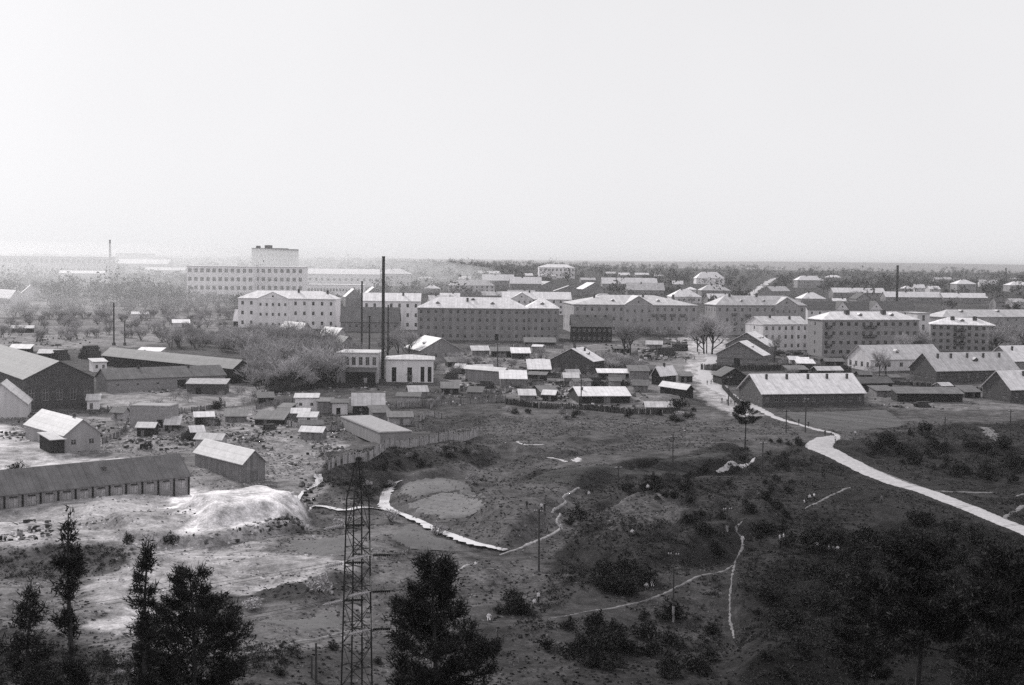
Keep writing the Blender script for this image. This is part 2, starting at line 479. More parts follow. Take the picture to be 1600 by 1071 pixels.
# ------------------------------------------------------------------ object helpers
def link(o, parent=None):
    col.objects.link(o)
    if parent is not None:
        o.parent = parent
    return o
def empty(name, loc, rz=0.0):
    o = bpy.data.objects.new(name, None)
    o.empty_display_size = 0.5
    o.location = loc
    o.rotation_euler = (0, 0, rz)
    return link(o)
def tag(o, label, cat=None, group=None, kind=None):
    if label: o['label'] = label
    if cat: o['category'] = cat
    if group: o['group'] = group
    if kind: o['kind'] = kind
    return o
class MB:
    """collects faces for one mesh"""
    def __init__(self):
        self.v, self.f, self.m = [], [], []
    def quad(self, a, b, c, d, mi=0):
        n = len(self.v); self.v += [tuple(a), tuple(b), tuple(c), tuple(d)]; self.f.append((n, n + 1, n + 2, n + 3)); self.m.append(mi)
    def tri(self, a, b, c, mi=0):
        n = len(self.v); self.v += [tuple(a), tuple(b), tuple(c)]; self.f.append((n, n + 1, n + 2)); self.m.append(mi)
    def poly(self, pts, mi=0):
        n = len(self.v); self.v += [tuple(p) for p in pts]; self.f.append(tuple(range(n, n + len(pts)))); self.m.append(mi)
    def box(self, x0, x1, y0, y1, z0, z1, mi=0):
        n = len(self.v)
        self.v += [(x0, y0, z0), (x1, y0, z0), (x1, y1, z0), (x0, y1, z0), (x0, y0, z1), (x1, y0, z1), (x1, y1, z1), (x0, y1, z1)]
        for f in ((3, 2, 1, 0), (4, 5, 6, 7), (0, 1, 5, 4), (1, 2, 6, 5), (2, 3, 7, 6), (3, 0, 4, 7)):
            self.f.append(tuple(n + i for i in f)); self.m.append(mi)
    def tube(self, pts, radii, n=6, mi=0, cap=True):
        pts = [Vector(p) for p in pts]
        if isinstance(radii, (int, float)): radii = [radii] * len(pts)
        base = len(self.v)
        for i, p in enumerate(pts):
            d = (pts[min(i + 1, len(pts) - 1)] - pts[max(i - 1, 0)]).normalized()
            up = Vector((0, 0, 1)) if abs(d.z) < 0.9 else Vector((1, 0, 0))
            a = d.cross(up).normalized(); b = d.cross(a)
            for k in range(n):
                t = 2 * math.pi * k / n
                self.v.append(tuple(p + (a * math.cos(t) + b * math.sin(t)) * radii[i]))
        for i in range(len(pts) - 1):
            for k in range(n):
                self.f.append((base + i * n + k, base + i * n + (k + 1) % n, base + (i + 1) * n + (k + 1) % n, base + (i + 1) * n + k)); self.m.append(mi)
        if cap:
            self.f.append(tuple(base + k for k in range(n))[::-1]); self.m.append(mi)
            self.f.append(tuple(base + (len(pts) - 1) * n + k for k in range(n))); self.m.append(mi)
    def bar(self, p, q, w, mi=0):
        self.tube([p, q], w * 0.7, 4, mi)
    def mesh(self, name, mats, smooth=False):
        me = bpy.data.meshes.new(name)
        me.from_pydata(self.v, [], self.f)
        for m in (mats if isinstance(mats, (list, tuple)) else [mats]):
            me.materials.append(m)
        if any(self.m):
            me.polygons.foreach_set('material_index', self.m)
        if smooth:
            me.polygons.foreach_set('use_smooth', [True] * len(self.f))
        me.update()
        return me
    def build(self, name, mats, parent=None, smooth=False):
        return link(bpy.data.objects.new(name, self.mesh(name, mats, smooth)), parent)
def np_mesh(name, verts, faces, mats, attr=None, smooth=False):
    me = bpy.data.meshes.new(name)
    verts = np.asarray(verts, np.float32); faces = np.asarray(faces, np.int32)
    k = faces.shape[1]
    me.vertices.add(len(verts)); me.vertices.foreach_set('co', verts.ravel())
    me.loops.add(faces.size); me.loops.foreach_set('vertex_index', faces.ravel())
    me.polygons.add(len(faces))
    me.polygons.foreach_set('loop_start', np.arange(0, faces.size, k, dtype=np.int32))
    me.polygons.foreach_set('loop_total', np.full(len(faces), k, np.int32))
    if smooth:
        me.polygons.foreach_set('use_smooth', np.ones(len(faces), bool))
    for m in (mats if isinstance(mats, (list, tuple)) else [mats]):
        me.materials.append(m)
    me.update(); me.validate()
    if attr is not None:
        a = me.attributes.new('tone', 'FLOAT', 'POINT'); a.data.foreach_set('value', np.asarray(attr, np.float32))
    return me
def put_copy(src, loc, rz=0.0, scale=1.0, tilt=0.0):
    """a copy of a thing with copies of its parts"""
    r = src.copy(); col.objects.link(r)
    r.location = loc; r.rotation_euler = (tilt, 0, rz); r.scale = (scale, scale, scale) if not isinstance(scale, tuple) else scale
    for ch in src.children:
        c = ch.copy(); col.objects.link(c); c.parent = r
        for g in ch.children:
            d = g.copy(); col.objects.link(d); d.parent = c
    return r

# ground sheet
nx, ny = len(XS), len(YS)
idx = np.arange(nx * ny).reshape(ny, nx)
gf = np.stack([idx[:-1, :-1].ravel(), idx[:-1, 1:].ravel(), idx[1:, 1:].ravel(), idx[1:, :-1].ravel()], 1)
ground_me = np_mesh('ground', np.stack([GX.ravel(), GY.ravel(), ZG.ravel()], 1), gf, M_GROUND, TONE.ravel(), smooth=True)
tag(link(bpy.data.objects.new('ground', ground_me)), 'rough turf, bare soil and sand of the valley and the town', kind='structure')

def catmull(pts, n):
    out = []
    P = [pts[0]] + list(pts) + [pts[-1]]
    for i in range(1, len(P) - 2):
        for k in range(n):
            t = k / n
            a, b, c, d = P[i - 1], P[i], P[i + 1], P[i + 2]
            out.append(0.5 * ((2 * b) + (c - a) * t + (2 * a - 5 * b + 4 * c - d) * t * t + (3 * b - a - 3 * c + d) * t ** 3))
    out.append(P[-2])
    return out
def ribbon(name, px, width, material, label, lift=0.07, jitter=0.3, across=5, n=14, flat=None, group=None):
    """a strip laid over the ground along the pixels px; width in metres (one value or one for each point)"""
    P = [G(*p[:2]) for p in px]
    W = width if isinstance(width, (list, tuple)) else [width] * len(P)
    Q = catmull([Vector((p.x, p.y, w)) for p, w in zip(P, W)], n)
    v, f = [], []
    for i, q in enumerate(Q):
        a, b = Q[max(i - 1, 0)], Q[min(i + 1, len(Q) - 1)]
        d = Vector((b.x - a.x, b.y - a.y, 0))
        d = d.normalized() if d.length > 1e-6 else Vector((0, 1, 0))
        nrm = Vector((-d.y, d.x, 0))
        j0, j1 = 1 + rnd.uniform(-jitter, jitter) * 2, 1 + rnd.uniform(-jitter, jitter) * 2
        for k in range(across):
            t = k / (across - 1) * 2 - 1
            p = Vector((q.x, q.y, 0)) + nrm * (t * q.z / 2 * (j0 if t < 0 else j1))
            z = float(zt(p.x, p.y)) + lift if flat is None else flat(q)
            v.append((p.x, p.y, z - (0.25 if (abs(t) > 0.99 and flat is None) else 0)))
    for i in range(len(Q) - 1):
        for k in range(across - 1):
            a = i * across + k
            f.append((a, a + 1, a + across + 1, a + across))
    me = np_mesh(name, v, f, material, smooth=True)
    o = link(bpy.data.objects.new(name, me))
    return tag(o, label, kind='structure', group=group)
def drape(name, px, material, label, lift=0.13, res=0.8):
    """a sheet with the outline px laid over the ground"""
    w = [G(*p) for p in px]
    xs_ = np.arange(min(p.x for p in w), max(p.x for p in w) + res, res)
    ys_ = np.arange(min(p.y for p in w), max(p.y for p in w) + res, res)
    X, Y = np.meshgrid(xs_, ys_)
    Z = zt(X, Y) + lift
    jx = lattice_noise(X, Y, 2, 31) * 0.7; jy = lattice_noise(X, Y, 2, 32) * 1.0
    inside = inpoly(w, X + jx, Y + jy)
    ii = np.arange(X.size).reshape(X.shape)
    keep = inside[:-1, :-1] | inside[1:, 1:] | inside[:-1, 1:] | inside[1:, :-1]
    Z = np.where(inside, Z, Z - lift - 0.1)
    q = np.stack([ii[:-1, :-1], ii[:-1, 1:], ii[1:, 1:], ii[1:, :-1]], -1)[keep]
    used, inv = np.unique(q.ravel(), return_inverse=True)
    v = np.stack([X.ravel(), Y.ravel(), Z.ravel()], 1)[used]
    o = link(bpy.data.objects.new(name, np_mesh(name, v, inv.reshape(-1, 4), material, smooth=True)))
    return tag(o, label, kind='structure')

# ------------------------------------------------------------------ roads, paths, water, plots
ribbon('road', [(1690, 872), (1640, 848), (1600, 829), (1555, 811), (1520, 796), (1480, 781), (1440, 766), (1400, 754), (1360, 738), (1322, 719), (1296, 706), (1280, 698), (1288, 689), (1303, 682)],
       [5.5, 5.6, 5.9, 5.6, 6.1, 6.3, 6.2, 6.8, 7.0, 7.6, 8.8, 9.5, 7.0, 3.5], M_ROAD, 'pale sandy road curving down the right slope', jitter=0.035, lift=0.12)
ribbon('track', [(1300, 694), (1308, 680), (1268, 669), (1225, 657), (1195, 644), (1170, 632), (1135, 616), (1108, 600), (1098, 578), (1112, 558), (1092, 538), (1080, 524)],
       [1.5, 2.0, 3.0, 3.4, 4.0, 5.0, 6.0, 7.0, 8.0, 8.0, 8.0, 8.0], M_SAND, 'worn pale track leading from the road into the town street', jitter=0.2)
ribbon('path', [(1330, 762), (1300, 774), (1272, 788), (1258, 796)], [1.0, 1.0, 0.9, 0.4], M_PATH, 'short trodden path beside the pale road')
ribbon('path', [(1600, 772), (1520, 770), (1470, 768), (1430, 765)], [1.6, 1.5, 1.2, 0.8], M_PATH, 'trodden path branching right from the pale road')
ribbon('path', [(1312, 712), (1370, 735), (1430, 758), (1500, 785), (1560, 808)], [0.5, 0.6, 0.7, 0.7, 0.4], M_PATH, 'thin footpath across the hollow behind the road')
ribbon('path', [(1600, 790), (1575, 805), (1566, 820)], [1.8, 1.6, 1.0], M_PATH, 'bare track climbing at the picture edge')
ribbon('path', [(1538, 668), (1550, 680), (1562, 692)], [4.5, 4.0, 2.0], M_PATH, 'bare sandy scar on the dark far slope')
ribbon('path', [(1160, 815), (1150, 828), (1158, 840), (1160, 855), (1148, 880), (1143, 910), (1140, 945), (1142, 975), (1148, 998)], [0.3, 0.5, 0.55, 0.55, 0.45, 0.45, 0.4, 0.5, 0.3], M_PATH, 'narrow path running straight down the dark slope', jitter=0.45)
ribbon('path', [(1145, 884), (1095, 900), (1050, 922), (1010, 938), (960, 950), (900, 960), (860, 967)], [0.5, 0.6, 0.6, 0.7, 0.6, 0.5, 0.3], M_PATH, 'long path slanting across the dark slope', jitter=0.45)
ribbon('path', [(905, 762), (888, 772), (880, 778), (884, 785), (868, 795), (862, 802)], [0.5, 0.6, 0.6, 0.6, 0.6, 0.5], M_PATHPALE, 'upper bend of the winding path by the scarp', jitter=0.2)
ribbon('path', [(876, 803), (870, 815), (877, 825), (866, 833), (840, 845), (810, 858), (780, 868)], [0.6, 0.7, 0.9, 0.9, 0.9, 0.7, 0.5], M_PATHPALE, 'lower bend of the winding path ending at the stream', jitter=0.2)
ribbon('path', [(745, 878), (728, 884), (715, 893), (708, 903)], [0.8, 0.8, 0.8, 0.5], M_PATHPALE, 'short pale path below the stream end', jitter=0.2)
ribbon('path', [(380, 1022), (440, 1012), (490, 1000), (530, 990), (560, 985)], [1.0, 1.0, 1.0, 0.9, 0.6], M_PATH, 'pale path leading to the foot of the pylon', jitter=0.2)
ribbon('path', [(905, 722), (880, 720), (855, 715)], [2.6, 1.6, 0.8], M_SAND, 'bright strip of bare sand on the meadow')
ribbon('path', [(1180, 715), (1155, 728), (1120, 738)], [0.8, 1.8, 1.0], M_SAND, 'pale sandy wedge beside the thin pole')
ribbon('path', [(790, 692), (820, 695), (850, 695)], [0.8, 1.2, 0.8], M_SAND, 'pale strip of sand near the fence')
ribbon('path', [(500, 708), (470, 690), (430, 675), (380, 665), (330, 658), (265, 650), (180, 640), (150, 636)], [2, 3, 3, 3, 3, 3, 3, 2], M_PATH, 'dirt lane across the cluttered yard')
ribbon('street', [(1150, 492), (1165, 470), (1180, 455), (1200, 441), (1215, 434)], [9, 10, 11, 13, 14], M_SAND, 'straight pale street running away to the horizon', n=20)

wz = lambda q: float(zt(q.x, q.y)) + 0.16
ribbon('stream', [(628, 752), (616, 757), (603, 766), (600, 782), (612, 797), (655, 814), (700, 834), (745, 850), (791, 861)],
       [0.5, 1.0, 3.2, 4.4, 3.2, 2.2, 3.6, 2.8, 2.0], M_WATER, 'bright shallow stream bending through the meadow', flat=wz, jitter=0.2)
ribbon('ditch', [(500, 742), (492, 760), (468, 778), (462, 788), (482, 796), (540, 798), (596, 797)], [2.0, 1.2, 0.8, 0.9, 1.4, 1.6, 2.0], M_WATER, 'bright ditch joining the stream beside the sand heap', flat=wz, jitter=0.2)

M_PLOT = mat('plot_soil', 0.10, amount=0.2, scale=0.7, bump=0.1)
M_PLOT2 = mat('plot_dry_grass', 0.125, amount=0.2, scale=0.7, bump=0.1)
M_PLOT3 = mat('plot_grey', 0.10, amount=0.25, scale=0.9, bump=0.1)
M_PLOT4 = mat('plot_pale', 0.14, amount=0.25, scale=0.8, bump=0.1, lines=('xy', 3.0, .2))
M_FURROW = mat('furrowed_soil', 0.085, amount=0.3, scale=0.5, lines=('xy', 2.6, 0.5))
drape('garden_plot', [(628, 760), (645, 752), (692, 747), (712, 765), (650, 781), (626, 772)], M_PLOT2, 'upper left of three garden plots right of the stream')
drape('garden_plot', [(697, 747), (737, 761), (762, 782), (717, 767)], M_PLOT3, 'narrow outer one of three garden plots right of the stream')
drape('garden_plot', [(638, 786), (652, 784), (713, 769), (758, 787), (742, 803), (690, 809), (655, 801)], M_PLOT4, 'lower of three garden plots right of the stream')
drape('garden_plot', [(640, 822), (672, 830), (715, 850), (700, 862), (640, 858), (610, 840)], M_PLOT, 'small garden plot on the left bank of the stream')
drape('garden_plot', [(455, 845), (540, 838), (560, 858), (505, 868), (450, 855)], M_PLOT, 'grey dug plot between the sand heap and the pylon')
drape('garden_plot', [(400, 972), (520, 955), (545, 975), (480, 988)], M_PLOT, 'grey dug plot beyond the path to the pylon')
drape('ploughed_field', [(822, 752), (850, 738), (940, 728), (1050, 718), (1130, 708), (1165, 718), (1090, 738), (960, 748), (880, 757)], mat('dark_furrows', 0.036, amount=.3, scale=.6, lines=('y', 2.4, .5)), 'long dark ploughed strip across the valley floor')
drape('ploughed_field', [(1222, 645), (1385, 641), (1418, 664), (1330, 676), (1300, 672), (1245, 660)], M_FURROW, 'small ploughed field below the long white-roofed barrack')

# ------------------------------------------------------------------ buildings
WIN_CACHE = {}
def window_mesh(w, h, style):
    key = (round(w, 2), round(h, 2), style)
    if key not in WIN_CACHE:
        mb = MB()
        fr = 0.09
        mb.quad((-w / 2, 0.06, 0), (w / 2, 0.06, 0), (w / 2, 0.06, h), (-w / 2, 0.06, h), 1)
        mb.box(-w / 2, -w / 2 + fr, -0.02, 0.05, 0, h); mb.box(w / 2 - fr, w / 2, -0.02, 0.05, 0, h)
        mb.box(-w / 2 + fr, w / 2 - fr, -0.02, 0.05, 0, fr); mb.box(-w / 2 + fr, w / 2 - fr, -0.02, 0.05, h - fr, h)
        mb.box(-0.035, 0.035, -0.01, 0.05, fr, h - fr)
        if h > 1.2:
            mb.box(-w / 2 + fr, -0.035, -0.012, 0.05, h * 0.66, h * 0.66 + 0.06); mb.box(0.035, w / 2 - fr, -0.012, 0.05, h * 0.66, h * 0.66 + 0.06)
        WIN_CACHE[key] = mb.mesh('window', [M_FRAMEDARK if style == 'dark' else M_FRAME, M_GLASS])
    return WIN_CACHE[key]
DOOR_CACHE = {}
def door_mesh(w, h, material):
    key = (round(w, 2), round(h, 2), material.name)
    if key not in DOOR_CACHE:
        mb = MB()
        mb.box(-w / 2, w / 2, 0.02, 0.08, 0, h)
        for k in (0, 1):
            x0 = -w / 2 + 0.08 + k * (w / 2 - 0.04)
            mb.box(x0, x0 + w / 2 - 0.12, -0.01, 0.02, 0.15, h * 0.45); mb.box(x0, x0 + w / 2 - 0.12, -0.01, 0.02, h * 0.52, h - 0.12)
        DOOR_CACHE[key] = mb.mesh('door', material)
    return DOOR_CACHE[key]

def facade(mb, o, u, width, zb, ztop, holes, depth=0.22):
    """wall sheet from o along u with real openings and their reveals; outward is u rotated by -90 degrees"""
    us = sorted({0.0, width} | {round(x, 4) for h in holes for x in h[:2]})
    zs = sorted({zb, ztop} | {round(z, 4) for h in holes for z in h[2:4]})
    inn = Vector((-u.y, u.x, 0)) * depth
    P = lambda a, z: o + u * a + Vector((0, 0, z))
    for a0, a1 in zip(us[:-1], us[1:]):
        z_run = None
        for z0, z1 in zip(zs[:-1], zs[1:]):
            ca, cz = (a0 + a1) / 2, (z0 + z1) / 2
            if any(h[0] < ca < h[1] and h[2] < cz < h[3] for h in holes):
                continue
            mb.quad(P(a0, z0), P(a1, z0), P(a1, z1), P(a0, z1))
    for a0, a1, z0, z1 in [h[:4] for h in holes]:
        for p, q in (((a0, z0), (a1, z0)), ((a1, z0), (a1, z1)), ((a1, z1), (a0, z1)), ((a0, z1), (a0, z0))):
            A, B = P(*p), P(*q)
            mb.quad(B, A, A + inn, B + inn)

def roof_mesh(kind, axis, Lr, Ll, h, rh, over, thick=0.16):
    """roof in local coordinates over the box 0..Lr, 0..Ll"""
    mb = MB()
    if kind == 'flat':
        mb.box(-over, Lr + over, -over, Ll + over, h, h + 0.25)
        mb.box(-over + 0.3, Lr + over - 0.3, -over + 0.3, Ll + over - 0.3, h + 0.25, h + 0.32)
        return mb
    if kind == 'mono':
        s = rh / Ll
        y0, y1 = -over, Ll + over
        z0, z1 = h - over * s, h + rh + over * s
        x0, x1 = -over, Lr + over
        a = [(x0, y0, z0), (x1, y0, z0), (x1, y1, z1), (x0, y1, z1)]
        b = [(x, y, z + thick) for x, y, z in a]
        mb.quad(*b); mb.quad(*a[::-1])
        for i in range(4):
            j = (i + 1) % 4
            mb.quad(a[i], a[j], b[j], b[i])
        return mb
    if axis == 'l':
        sub = roof_mesh(kind, 'r', Ll, Lr, h, rh, over, thick)
        mb.v = [(Lr - y, x, z) for x, y, z in sub.v]; mb.f = sub.f; mb.m = sub.m
        return mb
    s = rh / (Ll / 2)
    if kind == 'gable':
        x0, x1 = -over, Lr + over
        prof = [(-over, h - over * s), (Ll / 2, h + rh), (Ll + over, h - over * s)]
        top = [(y, z + thick) for y, z in prof]
        ring = prof + top[::-1]
        for k in range(6):
            (ya, za), (yb, zb_) = ring[k], ring[(k + 1) % 6]
            mb.quad((x0, ya, za), (x0, yb, zb_), (x1, yb, zb_), (x1, ya, za))
        for x in (x0, x1):
            for k in range(2):
                mb.quad((x, *prof[k]), (x, *prof[k + 1]), (x, *top[k + 1]), (x, *top[k]))
        n = int(Lr / 3) if Lr < 12 else 0
        return mb
    if kind == 'hip':
        ins = min(Ll * 0.55, Lr * 0.45)
        e = [(-over, -over, h - 0.1), (Lr + over, -over, h - 0.1), (Lr + over, Ll + over, h - 0.1), (-over, Ll + over, h - 0.1)]
        t = [(x, y, z + 0.22) for x, y, z in e]
        r0, r1 = (ins, Ll / 2, h + rh), (Lr - ins, Ll / 2, h + rh)
        mb.quad(*e[::-1])
        for i in range(4):
            j = (i + 1) % 4
            mb.quad(e[i], e[j], t[j], t[i])
        mb.quad(t[0], t[1], r1, r0); mb.tri(t[1], t[2], r1); mb.quad(t[2], t[3], r0, r1); mb.tri(t[3], t[0], r0)
        return mb
    raise ValueError(kind)

FOOT = []
DIM = {}
def building(name, label, C, xr, yaw, eave, ridge, xl=None, w=None, roof='gable', axis='r', wall=None, rmat=None,
             win_f=None, win_l=None, win_e=None, chim=(), dorm=(), ped=(), balc=(), over=0.45, cat='building', group=None,
             D=None, parent=None, doors=(), cornice=False, frame='pale', roof_h=None):
    wall = wall or M_GREYWALL; rmat = rmat or M_ROOFGREY
    yaw = math.radians(yaw)
    p = AT(C[0], D) if D else G(*C)
    er, el = Vector((math.cos(yaw), math.sin(yaw), 0)), Vector((-math.sin(yaw), math.cos(yaw), 0))
    def hit(px, e):
        d = ray(px, C[1]); d = Vector((d.x, d.y, 0))
        den = e.x * d.y - e.y * d.x
        return -(p.x * d.y - p.y * d.x) / den
    Lr = hit(xr, er)
    Ll = w if w else hit(xl, el)
    if not (1.5 < Lr < 160 and 1.5 < Ll < 160):
        print('CHECK', label, round(Lr, 1), round(Ll, 1))
        Lr = min(max(Lr, 3), 120); Ll = min(max(Ll, 3), 60)
    h = z_at(C[0], eave, p) - p.z
    if axis == 'r':
        rp = p + el * (Ll / 2) + (er * min(Ll * 0.55, Lr * 0.45) if roof == 'hip' else Vector())
    else:
        rp = p + er * (Lr / 2)
    if roof == 'mono':
        rp = p + el * Ll
    if roof_h is not None:
        rh = roof_h
    elif roof == 'flat':
        rh = 0.3
    else:
        q = project((rp.x, rp.y, p.z + h))
        rh = z_at(q[0], ridge, rp) - p.z - h
    if rh < 0.3 and roof != 'flat':
        print('LOW ROOF', label, round(rh, 2)); rh = 0.6
    corners = [p, p + er * Lr, p + el * Ll, p + er * Lr + el * Ll]
    zb = min(float(zt(c.x, c.y)) for c in corners) - p.z - 0.3
    root = empty(name, p, yaw) if parent is None else parent
    if parent is None:
        tag(root, label, cat, group)
        off = Vector((0, 0, 0)); rot = 0
    else:
        M = parent.matrix_basis.inverted() if False else (Matrix.Translation(parent.location) @ Matrix.Rotation(parent.rotation_euler.z, 4, 'Z')).inverted()
        off = M @ p; rot = yaw - parent.rotation_euler.z
    def place(o):
        o.parent = root
        if parent is not None:
            o.location = off + Matrix.Rotation(rot, 3, 'Z') @ o.location; o.rotation_euler.z += rot
        return o
    mb = MB()
    parts = []
    faces = {'f': (Vector((0, 0, 0)), Vector((1, 0, 0)), Lr), 'e': (Vector((Lr, 0, 0)), Vector((0, 1, 0)), Ll),
             'b': (Vector((Lr, Ll, 0)), Vector((-1, 0, 0)), Lr), 'l': (Vector((0, Ll, 0)), Vector((0, -1, 0)), Ll)}
    for side, (o, u, width) in faces.items():
        spec = {'f': win_f, 'l': win_l, 'e': win_e, 'b': None}[side]
        holes = []
        if spec:
            cols_, rows = spec[:2]
            ww, wh = spec[2:4] if len(spec) > 3 else (1.1, 1.5)
            lo = spec[4] if len(spec) > 4 else 0.0
            hi = spec[5] if len(spec) > 5 else h
            st = (hi - lo) / rows
            ww = min(ww, width / cols_ * 0.62); wh = min(wh, st * 0.62)
            for r in range(rows):
                for c in range(cols_):
                    a = width * (c + 0.5) / cols_
                    z0 = lo + st * r + (st - wh) * 0.55
                    if any(d[0] == side and abs(a - d[1] * width) < (d[2] + ww) / 2 + 0.15 and z0 < d[3] + 0.1 for d in doors):
                        continue
                    holes.append((a - ww / 2, a + ww / 2, z0, z0 + wh, 'w'))
        for d in doors:
            if d[0] == side:
                a = d[1] * width
                holes.append((a - d[2] / 2, a + d[2] / 2, 0.05, d[3], 'd', d[4] if len(d) > 4 else M_WOODDARK))
        holes = [(round(hh[0], 4), round(hh[1], 4), round(hh[2], 4), round(hh[3], 4)) + tuple(hh[4:]) for hh in holes]
        facade(mb, o, u, width, zb, h, holes)
        ang = math.atan2(u.y, u.x)
        inn = Vector((-u.y, u.x, 0))
        for hh in holes:
            c = o + u * ((hh[0] + hh[1]) / 2) + inn * 0.12 + Vector((0, 0, hh[2]))
            if hh[4] == 'w':
                ob = bpy.data.objects.new('window', window_mesh(hh[1] - hh[0], hh[3] - hh[2], frame))
            else:
                ob = bpy.data.objects.new('door', door_mesh(hh[1] - hh[0], hh[3] - hh[2], hh[5]))
            ob.location = c; ob.rotation_euler = (0, 0, ang)
            col.objects.link(ob); place(ob)
    # gable ends
    if roof == 'gable':
        if axis == 'r':
            for x, s in ((0, 1), (Lr, -1)):
                pts = [(x, Ll, h), (x, 0, h), (x, Ll / 2, h + rh)]
                mb.poly(pts if s > 0 else pts[::-1])
        else:
            for y, s in ((0, 1), (Ll, -1)):
                pts = [(0, y, h), (Lr, y, h), (Lr / 2, y, h + rh)]
                mb.poly(pts if s > 0 else pts[::-1])
    elif roof == 'mono':
        for x in (0, Lr):
            mb.poly([(x, 0, h), (x, Ll, h), (x, Ll, h + rh)])
        mb.quad((0, Ll, h), (Lr, Ll, h), (Lr, Ll, h + rh), (0, Ll, h + rh))
    place(mb.build('wall', wall))
    rf = place(roof_mesh(roof, axis, Lr, Ll, h + 0.005, rh, over).build('roof', rmat))
    if cornice:
        cb = MB()
        for a, b, c, d in ((-0.2, Lr + 0.2, -0.2, 0.0), (-0.2, Lr + 0.2, Ll, Ll + 0.2), (-0.2, 0.0, 0, Ll), (Lr, Lr + 0.2, 0, Ll)):
            cb.box(a, b, c, d, h - 0.5, h - 0.12)
        place(cb.build('cornice', wall))
    along, across = (Lr, Ll) if axis == 'r' else (Ll, Lr)
    def loc(t, s):      # t along the ridge 0..1, s across the span 0..1 -> local xy and roof height there
        if roof == 'flat': z = h + 0.3
        elif roof == 'mono': z = h + rh * s
        else: z = h + rh * (1 - abs(s - 0.5) * 2)
        return (Vector((t * Lr, s * Ll, z)) if axis == 'r' else Vector((Lr - s * Lr, t * Ll, z)))
    for c in chim:
        t, s = c[0], c[1] if len(c) > 1 else 0.42
        q = loc(t, s); k = c[2] if len(c) > 2 else 0.35
        hh = c[3] if len(c) > 3 else 1.3
        b = MB(); b.box(-k, k, -k, k, -0.7, hh); b.box(-k - 0.08, k + 0.08, -k - 0.08, k + 0.08, hh, hh + 0.16); b.box(-k * .5, k * .5, -k * .5, k * .5, hh + .16, hh + .3)
        o = b.build('chimney', c[4] if len(c) > 4 else M_BRICK, rf); o.location = q
    for c in dorm:
        t, s = c[0], c[1] if len(c) > 1 else 0.25
        q = loc(t, s); k = c[2] if len(c) > 2 else 0.8
        slope = rh / (across / 2)
        dep = min(k * 1.1 / max(slope, 0.2), across * 0.3)
        b = MB()
        b.box(-k, k, 0, dep, -0.3, k * 0.9, 1)
        b.quad((-k * 0.6, -0.02, 0.15), (k * 0.6, -0.02, 0.15), (k * 0.6, -0.02, k * 0.75), (-k * 0.6, -0.02, k * 0.75), 2)
        b.poly([(-k, -0.005, k * 0.9), (k, -0.005, k * 0.9), (0, -0.005, k * 1.5)], 1)
        for sg in (-1, 1):
            b.quad((sg * (k + 0.15), -0.2, k * 0.82), (0, -0.2, k * 1.6), (0, dep * 1.6, k * 1.6), (sg * (k + 0.15), dep * 1.2, k * 0.82), 0)
        o = b.build('dormer', [rmat, wall, M_GLASS], rf); o.location = q
        if axis == 'l': o.rotation_euler.z = math.pi / 2 if s < 0.5 else -math.pi / 2
        elif s > 0.5: o.rotation_euler.z = math.pi
    for c in ped:
        t, wd = c[0], c[1]
        ht = c[2] if len(c) > 2 else rh * 0.85
        b = MB()
        x0, x1 = t * Lr - wd / 2, t * Lr + wd / 2
        dep = Ll * 0.45
        b.box(x0, x1, -0.35, -0.004, zb, h, 0)
        b.poly([(x0, -0.35, h), (x1, -0.35, h), ((x0 + x1) / 2, -0.35, h + ht)], 0)
        xm = (x0 + x1) / 2
        for sg, xe in ((-1, x0 - 0.3), (1, x1 + 0.3)):
            zz = h - 0.3 * ht / (wd / 2)
            b.quad((xe, -0.6, zz + 0.15), (xm, -0.6, h + ht + 0.15), (xm, dep, h + ht + 0.15), (xe, dep, zz + 0.15), 1)
            b.quad((xe, -0.6, zz), (xm, -0.6, h + ht), (xm, -0.6, h + ht + 0.15), (xe, -0.6, zz + 0.15), 1)
        b.poly([(xm + 0.5 * math.cos(k * math.pi / 4), -0.37, h + ht * 0.35 + 0.5 * math.sin(k * math.pi / 4)) for k in range(8)], 2)
        ncol = max(2, int(wd / 3.2)); nrow = c[3] if len(c) > 3 else 3
        st = h / nrow
        place(b.build('pediment', [wall, rmat, M_GLASS]))
        for r in range(nrow):
            for cc in range(ncol):
                o = bpy.data.objects.new('window', window_mesh(1.1, min(1.5, st * 0.6), frame))
                o.location = (x0 + wd * (cc + 0.5) / ncol, -0.42, st * r + st * 0.25); col.objects.link(o); place(o)
    for c in balc:
        a, z = c[0] * Lr, c[1] * h
        wd = c[2] if len(c) > 2 else 2.6
        b = MB(); b.box(a - wd / 2, a + wd / 2, -1.1, 0, z, z + 0.15)
        nb = int(wd / 0.3)
        for k in range(nb + 1):
            x = a - wd / 2 + wd * k / nb
            b.box(x - 0.03, x + 0.03, -1.1, -1.04, z + 0.15, z + 1.05)
        b.box(a - wd / 2, a + wd / 2, -1.12, -1.02, z + 1.05, z + 1.13)
        for x in (a - wd / 2, a + wd / 2 - 0.06):
            b.box(x, x + 0.06, -1.02, 0, z + 0.5, z + 1.1)
        place(b.build('balcony', M_STEEL))
    DIM[root.name] = (Lr, Ll, h, zb)
    FOOT.append((p.x + (er.x * Lr + el.x * Ll) / 2, p.y + (er.y * Lr + el.y * Ll) / 2, max(Lr, Ll) / 2 + 1.5, [(c.x, c.y) for c in (corners[0], corners[1], corners[3], corners[2])]))
    return root

